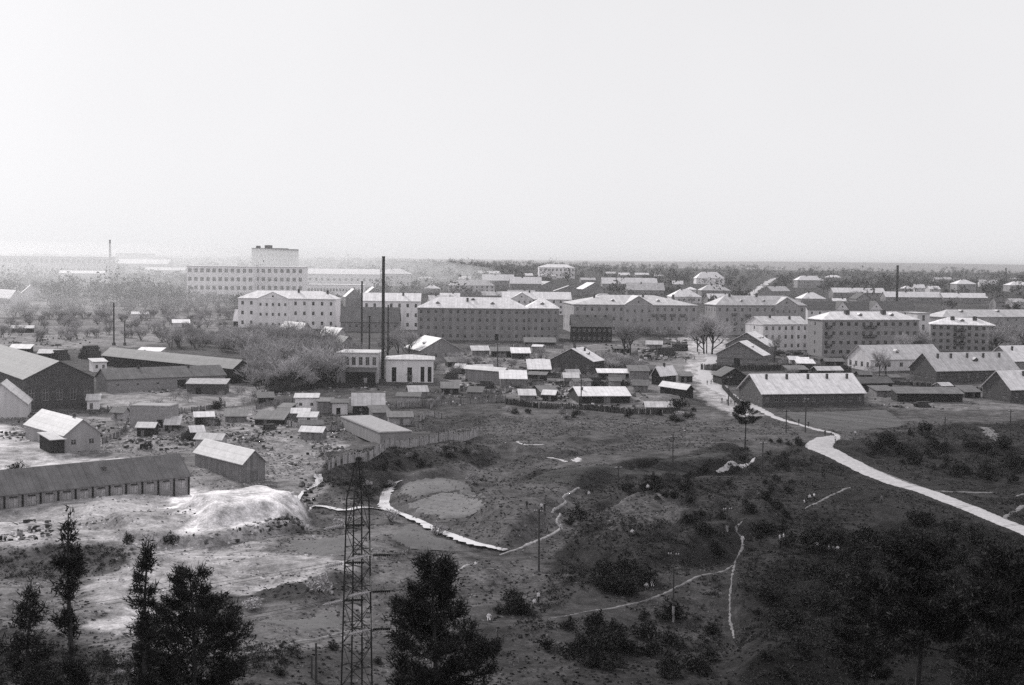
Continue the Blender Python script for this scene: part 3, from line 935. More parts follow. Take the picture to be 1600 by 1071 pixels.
def free(x, y, pad=1.0):
    """True where no building stands"""
    for fx, fy, fr, poly in FOOT:
        if abs(x - fx) < fr + pad and abs(y - fy) < fr + pad:
            cx, cy = sum(p[0] for p in poly) / 4, sum(p[1] for p in poly) / 4
            k = 1 + pad / max(fr, 1)
            if inpoly([(cx + (p[0] - cx) * k, cy + (p[1] - cy) * k) for p in poly], np.array([x]), np.array([y]))[0]:
                return False
    return True

W, P2, GW, DW = M_PLASTER, M_PLASTER2, M_GREYWALL, M_DARKWALL
RW, RG, RM, RD = M_ROOFWHITE, M_ROOFGREY, M_ROOFMID, M_ROOFDARK
# --- workshops and barns at the left
gar = building('garage_row', 'long low garage row with weathered dark roof, its doors facing the sand heap', (-52, 802), 296, 42, 779, 742, w=9.0, roof='gable',
               wall=M_LIGHTBRICK, rmat=RM, doors=[('f', (k + 0.5) / 13, 2.1, 1.8, M_WOODPALE) for k in range(13)], chim=[(0.62, 0.3, 0.3, 0.5)], over=0.35, cat='garage')
gL, gW, gh, gzb = DIM[gar.name]
for k in range(14):
    b = MB(); b.box(-0.16, 0.16, -0.2, -0.003, gzb, gh - 0.05); o = b.build('pilaster', M_WOODDARK, gar); o.location = (min(max(gL * k / 13, 0.17), gL - 0.17), 0, 0)
for k in range(13):  # dark strip above each door stands in for the lintel's shadow
    b = MB(); b.box(-0.75, 0.75, -0.06, -0.003, 0, 0.22); o = b.build('lintel_shadow', M_WOODDARK, gar); o.location = (gL * (k + .5) / 13, 0, min(1.9, gh - 0.3))
building('house', 'small house with bright white roof and lean-to by the dirt lane', (101, 707), 157, 38, 680, 656, xl=40, axis='l', wall=GW, rmat=M_ROOFPALE, win_f=(2, 1, 1.3, 1.3), cat='house', chim=[(0.2, 0.5, 0.3, 0.7)])
building('lean_to', 'white-roofed lean-to in front of the small house', (80, 709), 101, 38, 688, 681, xl=62, roof='mono', wall=M_WOODDARK, rmat=M_ROOFPALE, cat='shed', roof_h=0.8)
building('workshop', 'big dark brick workshop with a broad gable at the left edge', (38, 640), 147, 31, 593, 565, xl=-60, axis='l', wall=M_BRICK, rmat=RM, win_f=(5, 1, 1.6, 3.2, 1.0, 6.5), cat='workshop')
building('shed', 'pale gabled shed cut off by the left picture edge', (-38, 655), 42, 14, 632, 600, w=14, axis='l', wall=P2, rmat=RG, cat='shed')
building('storehouse', 'long low storehouse with sagging weathered roof and rubble along its wall', (168, 614), 352, 34, 593, 577, w=11, wall=M_LIGHTBRICK, rmat=RM, doors=[('f', 0.62, 3.0, 3.2)], win_f=(6, 1, 0.9, 0.8), cat='warehouse', chim=[(0.72, 0.4, 0.3, 0.8), (0.3, 0.45, 0.3, 0.8)])
building('storehouse', 'long storehouse with open dark end behind the rubble-lined one', (364, 600), 392, 47, 576, 563, xl=160, axis='l', wall=M_WOODDARK, rmat=RM, cat='warehouse', doors=[('f', 0.5, 4.0, 3.4)], chim=[(0.45, 0.3, 0.35, 0.9), (0.75, 0.3, 0.35, 0.9)])
building('hut', 'tiny white hut with two windows between workshop and storehouse', (146, 582), 167, 30, 566, 560, w=6, roof='mono', roof_h=0.7, wall=W, rmat=RG, win_f=(2, 1, 0.9, 1.3), cat='hut')
building('block_shed', 'flat-roofed grey block shed alone in the left yard', (203, 668), 265, -6, 635, 622, w=7, roof='flat', wall=M_CONCRETE, rmat=M_CONCRETE, doors=[('f', 0.75, 1.6, 2.2)], cat='shed', over=0.1)
building('brick_shed', 'low brick shed with pale plank roof beside the thicket', (292, 616), 352, 2, 600, 594, w=7, roof='mono', roof_h=0.9, wall=M_BRICK, rmat=M_WOODPALE, doors=[('f', 0.3, 1.6, 2.0)], cat='shed')
building('barn', 'grey plank barn with bright white roof above the sand heap', (380, 755), 414, 39, 724, 704, xl=305, axis='l', wall=M_WOODGREY, rmat=M_ROOFPALE, doors=[('f', 0.5, 1.8, 2.2, M_WOODGREY)], win_l=(3, 1, 0.6, 0.45, 2.2, 3.3), cat='barn')
building('hut', 'white hut with two small windows in the middle yard', (461, 644), 496, 5, 622, 615, w=6, roof='mono', roof_h=0.6, wall=W, rmat=RG, win_f=(2, 1, 0.9, 0.9), cat='hut')
building('shed', 'grey windowless shed leaning on the white yard hut', (496, 646), 519, 5, 628, 622, w=5, roof='mono', roof_h=0.5, wall=M_WOODGREY, rmat=RM, cat='shed')
building('shed', 'pale board shed between grey shed and gabled hut', (519, 648), 543, 5, 630, 624, w=5, roof='mono', roof_h=0.5, wall=P2, rmat=RD, doors=[('f', 0.4, 1.2, 1.9)], cat='shed')
building('gabled_hut', 'dark hut with weathered pale roof beside the row of yard sheds', (551, 648), 600, 6, 633, 615, w=8, wall=M_WOODDARK, rmat=RG, win_f=(2, 1, 0.8, 0.8), cat='hut')
building('shed', 'little pale shed on the slope in front of the white hut', (466, 663), 493, 0, 652, 645, w=4, roof='mono', roof_h=0.8, wall=P2, rmat=RG, doors=[('f', 0.6, 0.9, 1.7)], cat='shed')
building('cellar', 'half-sunk cellar with flat pale roof behind the plank fence', (594, 695), 643, 22, 677, 666, xl=533, roof='flat', wall=M_DARKWALL, rmat=M_CONCRETE, cat='cellar', over=0.2)
building('shed', 'dark shed with pale boards at the fence end near the meadow', (620, 636), 655, 0, 620, 613, w=5, roof='mono', roof_h=0.6, wall=M_WOODPALE, rmat=RD, cat='shed')
# --- boiler house and its neighbours
bo = building('boiler_house', 'white boiler house with tall dark doors at the foot of the high stack', (603, 597), 677, 3, 562, 554, w=15, roof='hip', wall=W, rmat=RG,
         doors=[('f', 0.17, 1.6, 5.0), ('f', 0.5, 1.6, 5.0), ('f', 0.77, 1.3, 5.2), ('f', 0.92, 1.3, 5.2)], over=0.5, cat='boiler house')
building('annex', 'pale flat-roofed annex with a row of dark windows left of the boiler house', (526, 598), 590, -3, 552, 545, w=16, roof='flat', wall=P2, rmat=RG, win_f=(6, 1, 1.3, 2.8, 5.0, 9.5), doors=[('f', 0.45, 2.4, 3.0)], cat='annex', over=0.3)
building('porch', 'dark lean-to porch in front of the annex', (540, 601), 584, -3, 581, 575, w=4, roof='mono', roof_h=0.9, wall=M_WOODDARK, rmat=RD, doors=[('f', 0.7, 1.2, 2.4, M_WOODPALE)], cat='porch')
building('house', 'gabled house with pale roof right of the thin stacks', (657, 565), 721, 22, 548, 529, w=20, axis='l', wall=DW, rmat=RG, win_f=(4, 1, 1.2, 1.4), dorm=[(0.35, 0.8, 0.7)], cat='house')
building('house', 'dark gabled house with white right slope in the middle of the yards', (926, 584), 943, 63, 565, 545, xl=860, wall=M_BRICK, rmat=RW, win_l=(4, 1, 1.0, 1.3), chim=[(0.25, 0.5, 0.4, 1.8), (0.6, 0.35, .3, 1.2)], dorm=[(0.5, 0.22, 0.8)], cat='house')
building('shed', 'shed with a blank bright roof touching the dark gabled house', (826, 586), 860, 4, 577, 563, w=7, roof='mono', wall=M_WOODDARK, rmat=RW, cat='shed')
building('shed', 'long leaning shed with a bright roof edge below the boiler yard', (787, 602), 793, 50, 580, 566, xl=727, roof='gable', axis='l', wall=M_DARKWALL, rmat=RG, roof_h=0.9, cat='shed')
building('shed', 'crumpled tin-roofed shed at the end of the long leaning shed', (782, 606), 822, 2, 592, 580, w=7, roof='mono', wall=M_WOODGREY, rmat=RW, cat='shed')
building('shed', 'small white-roofed shed behind the middle yards', (800, 561), 828, 3, 552, 544, w=8, roof='mono', wall=M_WOODDARK, rmat=RW, cat='shed')
building('shed', 'low dark shed row in front of the dark apartment block', (768, 558), 800, 3, 549, 543, w=6, roof='mono', wall=M_WOODDARK, rmat=RM, cat='shed')
building('shed', 'long low shed with grey roof under the windows of the dark apartment block', (820, 541), 868, 2, 535, 528, w=7, roof='mono', wall=M_WOODDARK, rmat=RM, cat='shed')
building('shed', 'narrow shed with a bright strip of roof right of the dark gabled house', (935, 593), 982, 2, 583, 577, w=6, roof='mono', wall=M_WOODDARK, rmat=RW, cat='shed')
building('shed', 'plank shed beside the bright-strip shed and the street', (984, 594), 1014, 4, 580, 572, w=6, roof='mono', wall=M_WOODGREY, rmat=RM, cat='shed')
building('barn', 'low barn with clean white roof standing alone at the meadow edge', (905, 631), 984, 9, 619, 605, xl=889, wall=M_WOODDARK, rmat=RW, doors=[('f', 0.55, 2.2, 2.1, M_WOODGREY)], cat='barn', chim=[(0.12, 0.3, 0.2, 0.8)])
building('cottage', 'little cottage with white left roof slope where the street begins', (1031, 602), 1056, 48, 586, 574, xl=1018, axis='r', wall=M_WOODDARK, rmat=RW, win_f=(2, 1, 0.7, 0.8), chim=[(0.5, 0.5, 0.3, 1.0)], cat='cottage')
building('shed', 'long dark shed with bright slanting roof beside the street', (1073, 622), 1083, 30, 608, 600, xl=1031, axis='l', wall=M_WOODDARK, rmat=M_ROOFPALE, cat='shed', roof_h=1.2)
building('earth_cellar', 'low pale cellar roof sunk in the ground at the meadow edge', (1010, 640), 1050, 3, 636, 627, w=6, roof='gable', wall=M_DARKWALL, rmat=RG, cat='cellar', roof_h=1.2)
building('log_house', 'log house with front gable and dark doorway at the street corner', (1190, 574), 1200, 64, 555, 534, xl=1120, wall=M_LOG, rmat=RW, doors=[('l', 0.45, 2.4, 3.0)], win_l=(5, 1, 0.9, 0.9), dorm=[(0.4, 0.25, 0.7)], cat='house', over=0.8)
building('log_house', 'taller log house just behind the corner log house', (1200, 563), 1212, 64, 541, 520, xl=1133, wall=M_LOG, rmat=RW, dorm=[(0.35, 0.25, 0.7), (0.7, 0.25, 0.7)], cat='house', over=0.8)
building('shed', 'small dark gabled shed left of the long white-roofed barrack', (1128, 602), 1166, 12, 588, 576, w=9, wall=M_WOODDARK, rmat=RD, cat='shed', axis='l')
building('barrack', 'long barrack with big bright roof and five chimneys above the ploughed field', (1191, 636), 1350, 13, 615, 585, xl=1154, wall=M_BRICK, rmat=RW, win_f=(11, 1, 1.2, 1.5), win_l=(3, 1, 1.2, 1.4), chim=[(t, 0.36, 0.32, 1.4) for t in (0.12, 0.32, 0.53, 0.72, 0.92)], over=0.6, cat='barrack')
building('barrack', 'barrack with pale front gable and three dark windows below the right apartment blocks', (1360, 581), 1474, 20, 562, 540, xl=1324, wall=P2, rmat=RG, win_l=(4, 1, 1.6, 2.0), win_f=(6, 1, 1.5, 1.7), dorm=[(0.42, 0.2, 1.0)], over=0.5, cat='barrack')
building('barrack', 'grey-roofed barrack with five chimneys and dark gable, right of the pale-gabled one', (1463, 599), 1590, 20.5, 579, 552, xl=1421, wall=M_BRICK, rmat=RG, win_f=(9, 1, 1.2, 1.5), win_l=(4, 1, 1.1, 1.6), chim=[(t, 0.34, 0.32, 1.5) for t in (0.12, 0.28, 0.48, 0.68, 0.88)], dorm=[(0.55, 0.22, 1.0)], over=0.6, cat='barrack')
building('barrack', 'dark-gabled barrack with bright roof cut by the right picture edge', (1579, 630), 1690, 23, 608, 580, xl=1535, wall=M_BRICK, rmat=RW, win_f=(6, 1, 1.2, 1.5), win_l=(2, 1, 1.2, 1.6), chim=[(0.3, 0.34, 0.32, 1.4), (0.7, .34, .32, 1.4)], over=0.6, cat='barrack')
building('barrack', 'barrack with pale roof partly hidden behind the five-chimney barracks at the right edge', (1583, 584), 1700, 23, 564, 541, xl=1540, wall=M_DARKWALL, rmat=RW, win_f=(7, 1, 1.2, 1.5), chim=[(0.1, 0.34, 0.32, 1.4), (0.35, .34, .32, 1.4), (0.7, .34, .32, 1.4)], over=0.6, cat='barrack')
building('shed', 'long low shed with half-white roof in front of the right barracks', (1402, 628), 1504, 4, 615, 606, w=6, roof='mono', wall=M_WOODDARK, rmat=RM, cat='shed')
building('shed', 'dark sagging shed right of the long bright-roofed barrack', (1346, 612), 1394, 15, 599, 590, w=8, wall=M_WOODDARK, rmat=RD, cat='shed')
# --- apartment blocks
building('apartment_block', 'white two-wing apartment block with pediment at the hazy left', (372, 512), 524, -3, 466, 454, w=15, roof='hip', wall=W, rmat=RW, win_f=(11, 3, 1.3, 1.9), win_l=(3, 3), ped=[(0.36, 16.0)], chim=[(0.6, 0.4, 0.5, 1.5), (0.9, 0.35, .5, 1.5)], cornice=True, cat='apartment block')
building('long_shed', 'bright-roofed long shed in front of the white hazy apartment block', (365, 510), 456, -3, 501, 484, w=10, wall=M_WOODDARK, rmat=RW, chim=[(0.2, 0.4, 0.3, 0.8), (0.5, 0.3, 0.4, 1.0), (0.8, 0.4, 0.3, 0.8)], win_f=(8, 1, 1, 1), cat='shed')
building('house', 'pale-roofed house rising out of the bare thicket', (466, 538), 492, 38, 521, 505, xl=433, axis='l', wall=GW, rmat=M_ROOFPALE, cat='house', win_f=(2, 1), chim=[(0.5, 0.4)])
building('house', 'pale-roofed house behind the thicket next to the thin stacks', (520, 548), 549, 38, 530, 513, xl=494, axis='l', wall=GW, rmat=M_ROOFPALE, cat='house', win_f=(2, 1), chim=[(0.5, 0.4)])
building('house', 'dark-gabled house between the thicket and the annex', (526, 566), 562, 20, 546, 527, w=14, axis='l', wall=DW, rmat=RM, cat='house', win_f=(2, 1))
building('house', 'grey-roofed house behind the pair of thin stacks', (532, 518), 622, 0, 502, 480, w=13, wall=DW, rmat=RM, win_f=(9, 1, 1.2, 1.4), cat='house')
building('apartment_block', 'white apartment block behind the high stack', (566, 515), 656, 2, 470, 458, w=16, roof='gable', wall=W, rmat=RW, win_f=(7, 3, 1.3, 2.0), chim=[(0.7, 0.35, 0.5, 1.5)], cornice=True, cat='apartment block')
a32 = building('apartment_block', 'long dark apartment block with wide bright hip roof in the middle', (652, 531), 824, 0.5, 481, 464, w=17, roof='hip', wall=DW, rmat=RW, win_f=(15, 4, 1.3, 1.7), chim=[(0.45, 0.3, 0.5, 1.5)], dorm=[(0.18, 0.16, 0.9), (0.68, 0.16, 0.9), (0.5, 0.35, 0.8)], doors=[('f', 0.72, 1.8, 3.0)], cornice=True, cat='apartment block')
building('wing', '', (821, 533), 873, 0.5, 482, 466, w=20, roof='hip', wall=DW, rmat=RW, win_f=(5, 4, 1.3, 1.7), win_l=None, dorm=[(0.5, 0.16, 0.9)], parent=a32)
building('apartment_block', 'grey apartment block with white pediment wing behind the big bare willow', (896, 521), 1089, 6.5, 476, 461, xl=880, roof='hip', wall=GW, rmat=RG, win_f=(17, 3, 1.3, 1.8), win_l=(4, 3, 1.1, 1.8), ped=[(0.52, 15.0, 4.5)], dorm=[(0.33, 0.16, 0.8), (0.7, 0.16, 0.8)], balc=[(0.72, 0.62), (0.8, 0.62), (0.65, 0.62), (0.88, 0.62)], chim=[(0.2, 0.4, 0.5, 1.2), (0.6, .4, .5, 1.2), (0.85, .4, .5, 1.2)], cornice=True, cat='apartment block')
building('wooden_house', 'two-storey dark wooden house with dark roof and pale dormers', (893, 535), 956, 0, 510, 492, w=16, wall=M_WOODDARK, rmat=RD, win_f=(8, 2, 1.1, 1.3), dorm=[(t, 0.42, 0.5) for t in (0.15, 0.4, 0.6, 0.85)], cat='house')
building('apartment_block', 'grey apartment block with gabled projection right of the street trees', (1118, 524), 1258, 15, 477, 462, xl=1101, roof='hip', wall=GW, rmat=RG, win_f=(12, 3, 1.3, 1.8), win_l=(4, 3, 1.1, 1.8), ped=[(0.78, 13.0, 4.0)], dorm=[(0.3, 0.16, 0.8), (0.55, 0.16, 0.8)], balc=[(0.2, 0.35), (0.35, 0.62), (0.2, 0.66)], chim=[(0.2, 0.45, 0.5, 1.2), (0.5, 0.45, .5, 1.2)], cornice=True, cat='apartment block')
building('apartment_block', 'three-storey block with pale end wall behind the log houses', (1192, 548), 1262, 20, 507, 495, xl=1164, roof='gable', wall=P2, rmat=RG, win_f=(7, 3, 1.2, 1.7), win_l=(1, 3), chim=[(0.3, 0.4, 0.4, 1.2), (0.7, 0.3, 0.4, 1.2)], cornice=True, cat='apartment block')
building('apartment_block', 'four-storey block with bright end wall and dark balconies, white hip roof', (1284, 558), 1434, 16, 500, 487, xl=1261, roof='hip', wall=M_LIGHTBRICK, rmat=RW, win_f=(13, 4, 1.5, 1.5), win_l=(1, 4, 1.0, 1.5), balc=[(a, z) for a in (0.06, 0.45, 0.52) for z in (0.27, 0.52, 0.77)], dorm=[(0.42, 0.2, 0.9), (0.75, 0.2, 0.9)], chim=[(0.3, 0.35, 0.9, 1.4), (0.68, 0.35, 0.9, 1.4)], cornice=True, frame='dark', cat='apartment block')
building('apartment_block', 'four-storey block facing left among dark trees at the right', (1453, 548), 1553, -14, 507, 496, w=14, roof='hip', wall=M_LIGHTBRICK, rmat=RW, win_f=(9, 4, 1.4, 1.5), balc=[(a, z) for a in (0.42, 0.5) for z in (0.27, 0.52, 0.77)], chim=[(0.35, 0.35, 0.9, 1.2), (0.7, .35, .9, 1.4)], dorm=[(0.5, 0.2, 0.9)], cornice=True, frame='dark', cat='apartment block')
building('apartment_block', 'block with dark roof and two pale pediments peeping over the white hip roof', (1262, 507), 1432, 14, 484, 471, w=15, wall=P2, rmat=RD, win_f=(14, 2, 1.2, 1.6), ped=[(0.31, 9.0, 5.0, 2), (0.62, 9.0, 5.0, 2)], chim=[(0.4, 0.4, 0.5, 1.5, M_CONCRETE)], cat='apartment block')
building('house', 'pale square house squeezed between the two four-storey blocks', (1433, 520), 1452, 14, 490, 484, w=12, roof='flat', wall=P2, rmat=RG, win_f=(1, 2, 1.6, 3.5), cat='house')
building('apartment_block', 'block with long pale roof at the right edge behind dark trees', (1472, 516), 1660, 20, 496, 484, w=16, roof='hip', wall=GW, rmat=RG, win_f=(14, 2), dorm=[(0.2, 0.3, 1.0), (0.5, 0.3, 1.0)], cat='apartment block')
# --- far town
building('institute', 'long hazy building with white pilasters and four rows of windows', (292, 470), 396, 0, 416, 414, w=22, roof='flat', wall=W, rmat=RW, win_f=(11, 4, 2.6, 3.0), cat='institute', over=0.6)
building('institute', 'hazy pilastered wing continuing the four-row building', (397, 470), 474, 0, 417, 414, w=22, roof='flat', wall=W, rmat=RW, win_f=(8, 4, 2.6, 3.0), cat='institute', over=0.6)
building('hall', 'white hall with small triple windows right of the pilastered institute', (480, 447), 592, 2, 428, 420, w=30, wall=W, rmat=RW, win_f=(12, 1, 2.4, 2.6, 4, 9), cat='hall')
building('hall', 'low white hall in front of the triple-window hall', (480, 462), 568, 2, 445, 441, w=20, roof='flat', wall=W, rmat=RW, win_f=(18, 1, 1.6, 2.5), cat='hall')
building('tower_block', 'tall hazy block standing above the horizon woods', (393, 414), 447, 4, 388, 384, w=40, D=2000, roof='flat', wall=GW, rmat=RM, win_f=(9, 5, 3, 3), cat='building', chim=[(0.15, 0.5, 3, 3), (0.45, 0.5, 5, 4)])
building('tower_block', 'lower hazy wing right of the tall horizon block', (447, 414), 463, 4, 390, 388, w=40, D=2000, roof='flat', wall=GW, rmat=RM, win_f=(3, 5, 3, 3), cat='building')
building('factory', 'wide pale factory hall fading into the haze at the far left', (-30, 428), 168, 2, 400, 397, w=40, roof='flat', wall=P2, rmat=RW, win_f=(24, 2, 3.5, 5), cat='factory')
building('factory', 'pale low factory shed right of the brick chimney', (182, 428), 262, 2, 412, 405, w=40, roof='gable', wall=P2, rmat=RW, win_f=(10, 1, 3, 3), cat='factory')
building('factory', 'farther dim factory roof above the low factory shed', (180, 410), 236, 2, 396, 393, w=40, roof='flat', wall=GW, rmat=RG, cat='factory')
building('depot', 'low white depot in front of the wide hazy factory', (92, 440), 162, 2, 427, 423, w=16, roof='gable', wall=P2, rmat=RW, cat='depot')
building('depot', 'thin white-roofed depot left of the pilastered institute', (226, 432), 288, 2, 422, 418, w=20, roof='gable', wall=P2, rmat=RW, cat='depot')
building('house', 'white-roofed house at the far left edge', (16, 482), 34, 40, 466, 454, xl=-14, axis='l', wall=P2, rmat=RW, cat='house')
building('house', 'white-roofed house just right of the far left edge one', (34, 470), 62, 20, 458, 446, w=14, axis='l', wall=P2, rmat=RW, cat='house')
FAR = [  # C, xr, yaw, eave, ridge, w, roof, wall, roof material, windows, label
    ((701, 457), 773, 3, 446, 437, 14, 'hip', P2, RG, (9, 2), 'long two-storey house with pale roof above the dark apartment block'),
    ((754, 445), 803, 2, 438, 429, 14, 'gable', GW, RW, (6, 1), 'white-roofed house behind the long pale-roofed house'),
    ((797, 456), 846, 4, 443, 433, 14, 'gable', DW, RW, (6, 1), 'dark house with clean white roof above the middle block'),
    ((846, 452), 872, 40, 446, 440, 12, 'gable', DW, RG, None, 'dark gabled house right of the clean white-roofed one'),
    ((785, 492), 892, 3, 467, 456, 16, 'gable', P2, RW, (10, 3), 'pale block with pediment close behind the dark apartment block'),
    ((866, 462), 912, 3, 455, 447, 12, 'gable', DW, RG, None, 'low house with grey roof left of the twin gables'),
    ((911, 461), 946, 25, 452, 442, 14, 'gable', DW, RW, None, 'dark twin-gabled house with white right slope'),
    ((941, 450), 1027, 3, 443, 434, 14, 'gable', GW, RW, (10, 1), 'long white-roofed house on the far rise'),
    ((980, 466), 1038, 4, 453, 442, 14, 'gable', DW, RG, (7, 1), 'dark house with grey roof before the long far white-roofed house'),
    ((1049, 474), 1096, 6, 464, 452, 16, 'hip', P2, RW, (6, 1), 'pale hip-roofed house behind the pediment block'),
    ((1096, 465), 1141, 6, 454, 445, 14, 'hip', DW, RG, (6, 1), 'house with broken grey roof left of the far street'),
    ((1088, 444), 1132, 6, 435, 425, 16, 'hip', W, RW, (5, 2), 'white villa with hip roof among far trees left of the street'),
    ((1246, 450), 1287, 10, 438, 431, 14, 'hip', GW, RW, (6, 2), 'two-storey hip-roofed house among trees right of the far street'),
    ((1253, 475), 1290, 10, 467, 457, 14, 'hip', GW, RW, None, 'low bright hip roof below the two-storey far house'),
    ((1206, 462), 1234, 40, 455, 448, 12, 'gable', DW, RG, None, 'dark roofed cabin beside the far street'),
    ((1302, 466), 1383, 8, 457, 450, 12, 'gable', DW, RW, (10, 1), 'leftmost of three long white-roofed sheds on the far right'),
    ((1384, 473), 1471, 8, 464, 456, 12, 'gable', DW, RW, (10, 1), 'middle one of three long white-roofed sheds, by the far right stack'),
    ((1474, 474), 1543, 8, 465, 458, 12, 'gable', DW, RW, (8, 1), 'rightmost of three long white-roofed sheds on the far right'),
    ((1338, 478), 1362, 10, 467, 459, 14, 'gable', DW, RD, None, 'dark gabled shed before the leftmost long shed'),
    ((1495, 458), 1525, 10, 444, 437, 16, 'hip', GW, RW, (4, 2), 'square hip-roofed house on the far right rise'),
    ((1578, 456), 1612, 10, 446, 440, 16, 'hip', GW, RW, (4, 2), 'hip-roofed house at the far right edge'),
    ((1556, 484), 1570, 10, 472, 465, 10, 'gable', DW, RD, None, 'small dark shed below the far right houses'),
    ((540, 480), 567, 12, 464, 452, 18, 'gable', DW, RG, None, 'dark gable beside the top of the thin stack'),
    ((574, 472), 596, 12, 458, 449, 18, 'gable', DW, RG, None, 'dark gable left of the high stack'),
    ((672, 490), 700, 12, 470, 462, 14, 'gable', GW, RG, None, 'grey gable peeping over the dark apartment block'),
    ((590, 447), 642, 3, 428, 420, 20, 'hip', P2, RW, (6, 2), 'hazy pale house right of the triple-window hall'),
]
for C, xr, yw, ev, rg, wd, rf_, wl_, rm_, wn_, lab in FAR:
    building('far_house', lab, C, xr, yw, ev, rg, w=wd, roof=rf_, wall=wl_, rmat=rm_, win_f=(wn_ + (1.4, 1.7)) if wn_ else None, axis='l' if 'gable' in lab and 'block' not in lab else 'r',
             ped=[(0.28, 14.0, 4.0)] if 'pediment close' in lab else (), cat='house', group='far houses of the town', chim=[(0.4, 0.45, 0.5, 1.2)])
for C, xr, ev, rg, wl_, rm_, lab in (
    ((136, 640), 155, 626, 621, W, RG, 'white kiosk-like shed at the corner of the dark brick workshop'),
    ((258, 674), 279, 664, 658, M_WOODDARK, RG, 'tiny dark shed beside the handcart'),
    ((398, 664), 442, 655, 648, M_WOODDARK, RM, 'low dark shed left of the little pale shed'),
    ((352, 660), 384, 651, 645, M_WOODGREY, RM, 'grey plank shed in the middle of the left yard'),
    ((404, 632), 428, 622, 616, M_WOODDARK, RD, 'dark shed under the edge of the thicket'),
    ((640, 622), 668, 612, 606, M_WOODGREY, RG, 'plank shed right below the boiler house doors'),
    ((690, 616), 716, 607, 601, M_WOODDARK, RM, 'dark shed in the gardens right of the boiler house'),
    ((730, 622), 752, 613, 607, M_WOODGREY, RD, 'grey shed at the garden fence below the long leaning shed'),
    ((700, 574), 724, 566, 560, M_WOODDARK, RM, 'dark shed against the gabled house by the stacks'),
    ((738, 556), 764, 548, 542, M_WOODGREY, RG, 'grey shed at the back of the middle yards'),
    ((846, 622), 872, 613, 606, M_WOODDARK, RM, 'dark shed left of the lone white-roofed barn'),
    ((812, 626), 836, 618, 612, M_WOODGREY, RG, 'grey shed at the meadow fence in the middle'),
    ((952, 602), 975, 593, 587, M_WOODDARK, RD, 'dark shed behind the lone white-roofed barn'),
    ((990, 612), 1012, 602, 596, M_WOODGREY, RM, 'grey shed left of the little street cottage'),
    ((1064, 598), 1082, 588, 582, M_WOODDARK, RM, 'dark shed at the street behind the little cottage'),
    ((960, 552), 985, 545, 539, M_WOODDARK, RM, 'low dark shed under the big bare willow'),
    ((1010, 545), 1034, 538, 533, M_WOODGREY, RG, 'grey shed behind the log stacks'),
    ((1232, 586), 1262, 578, 572, M_WOODDARK, RM, 'low shed behind the fence of the log houses'),
    ((1278, 588), 1316, 579, 573, M_WOODDARK, RG, 'long low shed left of the pale-gabled barrack'),
    ((1290, 572), 1318, 565, 560, M_WOODDARK, RM, 'dark shed at the foot of the four-storey block'),
    ((1370, 620), 1398, 611, 605, M_WOODGREY, RM, 'grey shed left of the half-white shed'),
    ((1508, 622), 1532, 613, 607, M_WOODDARK, RM, 'dark shed between the half-white shed and the edge barrack'),
    ((60, 560), 96, 552, 546, M_WOODDARK, RG, 'hazy dark shed behind the big workshop'),
    ((14, 552), 46, 545, 540, M_WOODDARK, RG, 'hazy dark shed at the left edge behind the big workshop'),
    ((214, 556), 250, 549, 543, P2, RW, 'pale-roofed shed behind the long storehouses'),
    ((18, 520), 52, 513, 507, M_WOODDARK, RG, 'hazy shed among the left gardens'),
    ((206, 498), 232, 491, 485, P2, RW, 'small white hut glowing in the left haze'),
    ((270, 512), 296, 505, 499, P2, RW, 'second white hut in the left haze near the thicket')):
    building('shed', lab, C, xr, rnd.choice((-6, 3, 8, 14)), ev, rg, w=5.5, roof=rnd.choice(('mono', 'gable')), roof_h=rnd.uniform(.7, 1.5), wall=wl_, rmat=rm_, cat='shed', doors=[('f', rnd.uniform(.3, .7), .9, 1.75, M_WOODGREY)])
def which(p, poly, t):
    q = project(p)
    cx = sorted(a[0] for a in poly); cy = sorted(a[1] for a in poly)
    fx = (q[0] - cx[0]) / (cx[-1] - cx[0]); fy = (q[1] - cy[0]) / (cy[-1] - cy[0])
    return ('small', 'middling', 'big')[min(2, int(t * 3))], ('left', 'middle', 'right')[min(2, max(0, int(fx * 3)))], ('back', 'front')[int(fy > .5)]
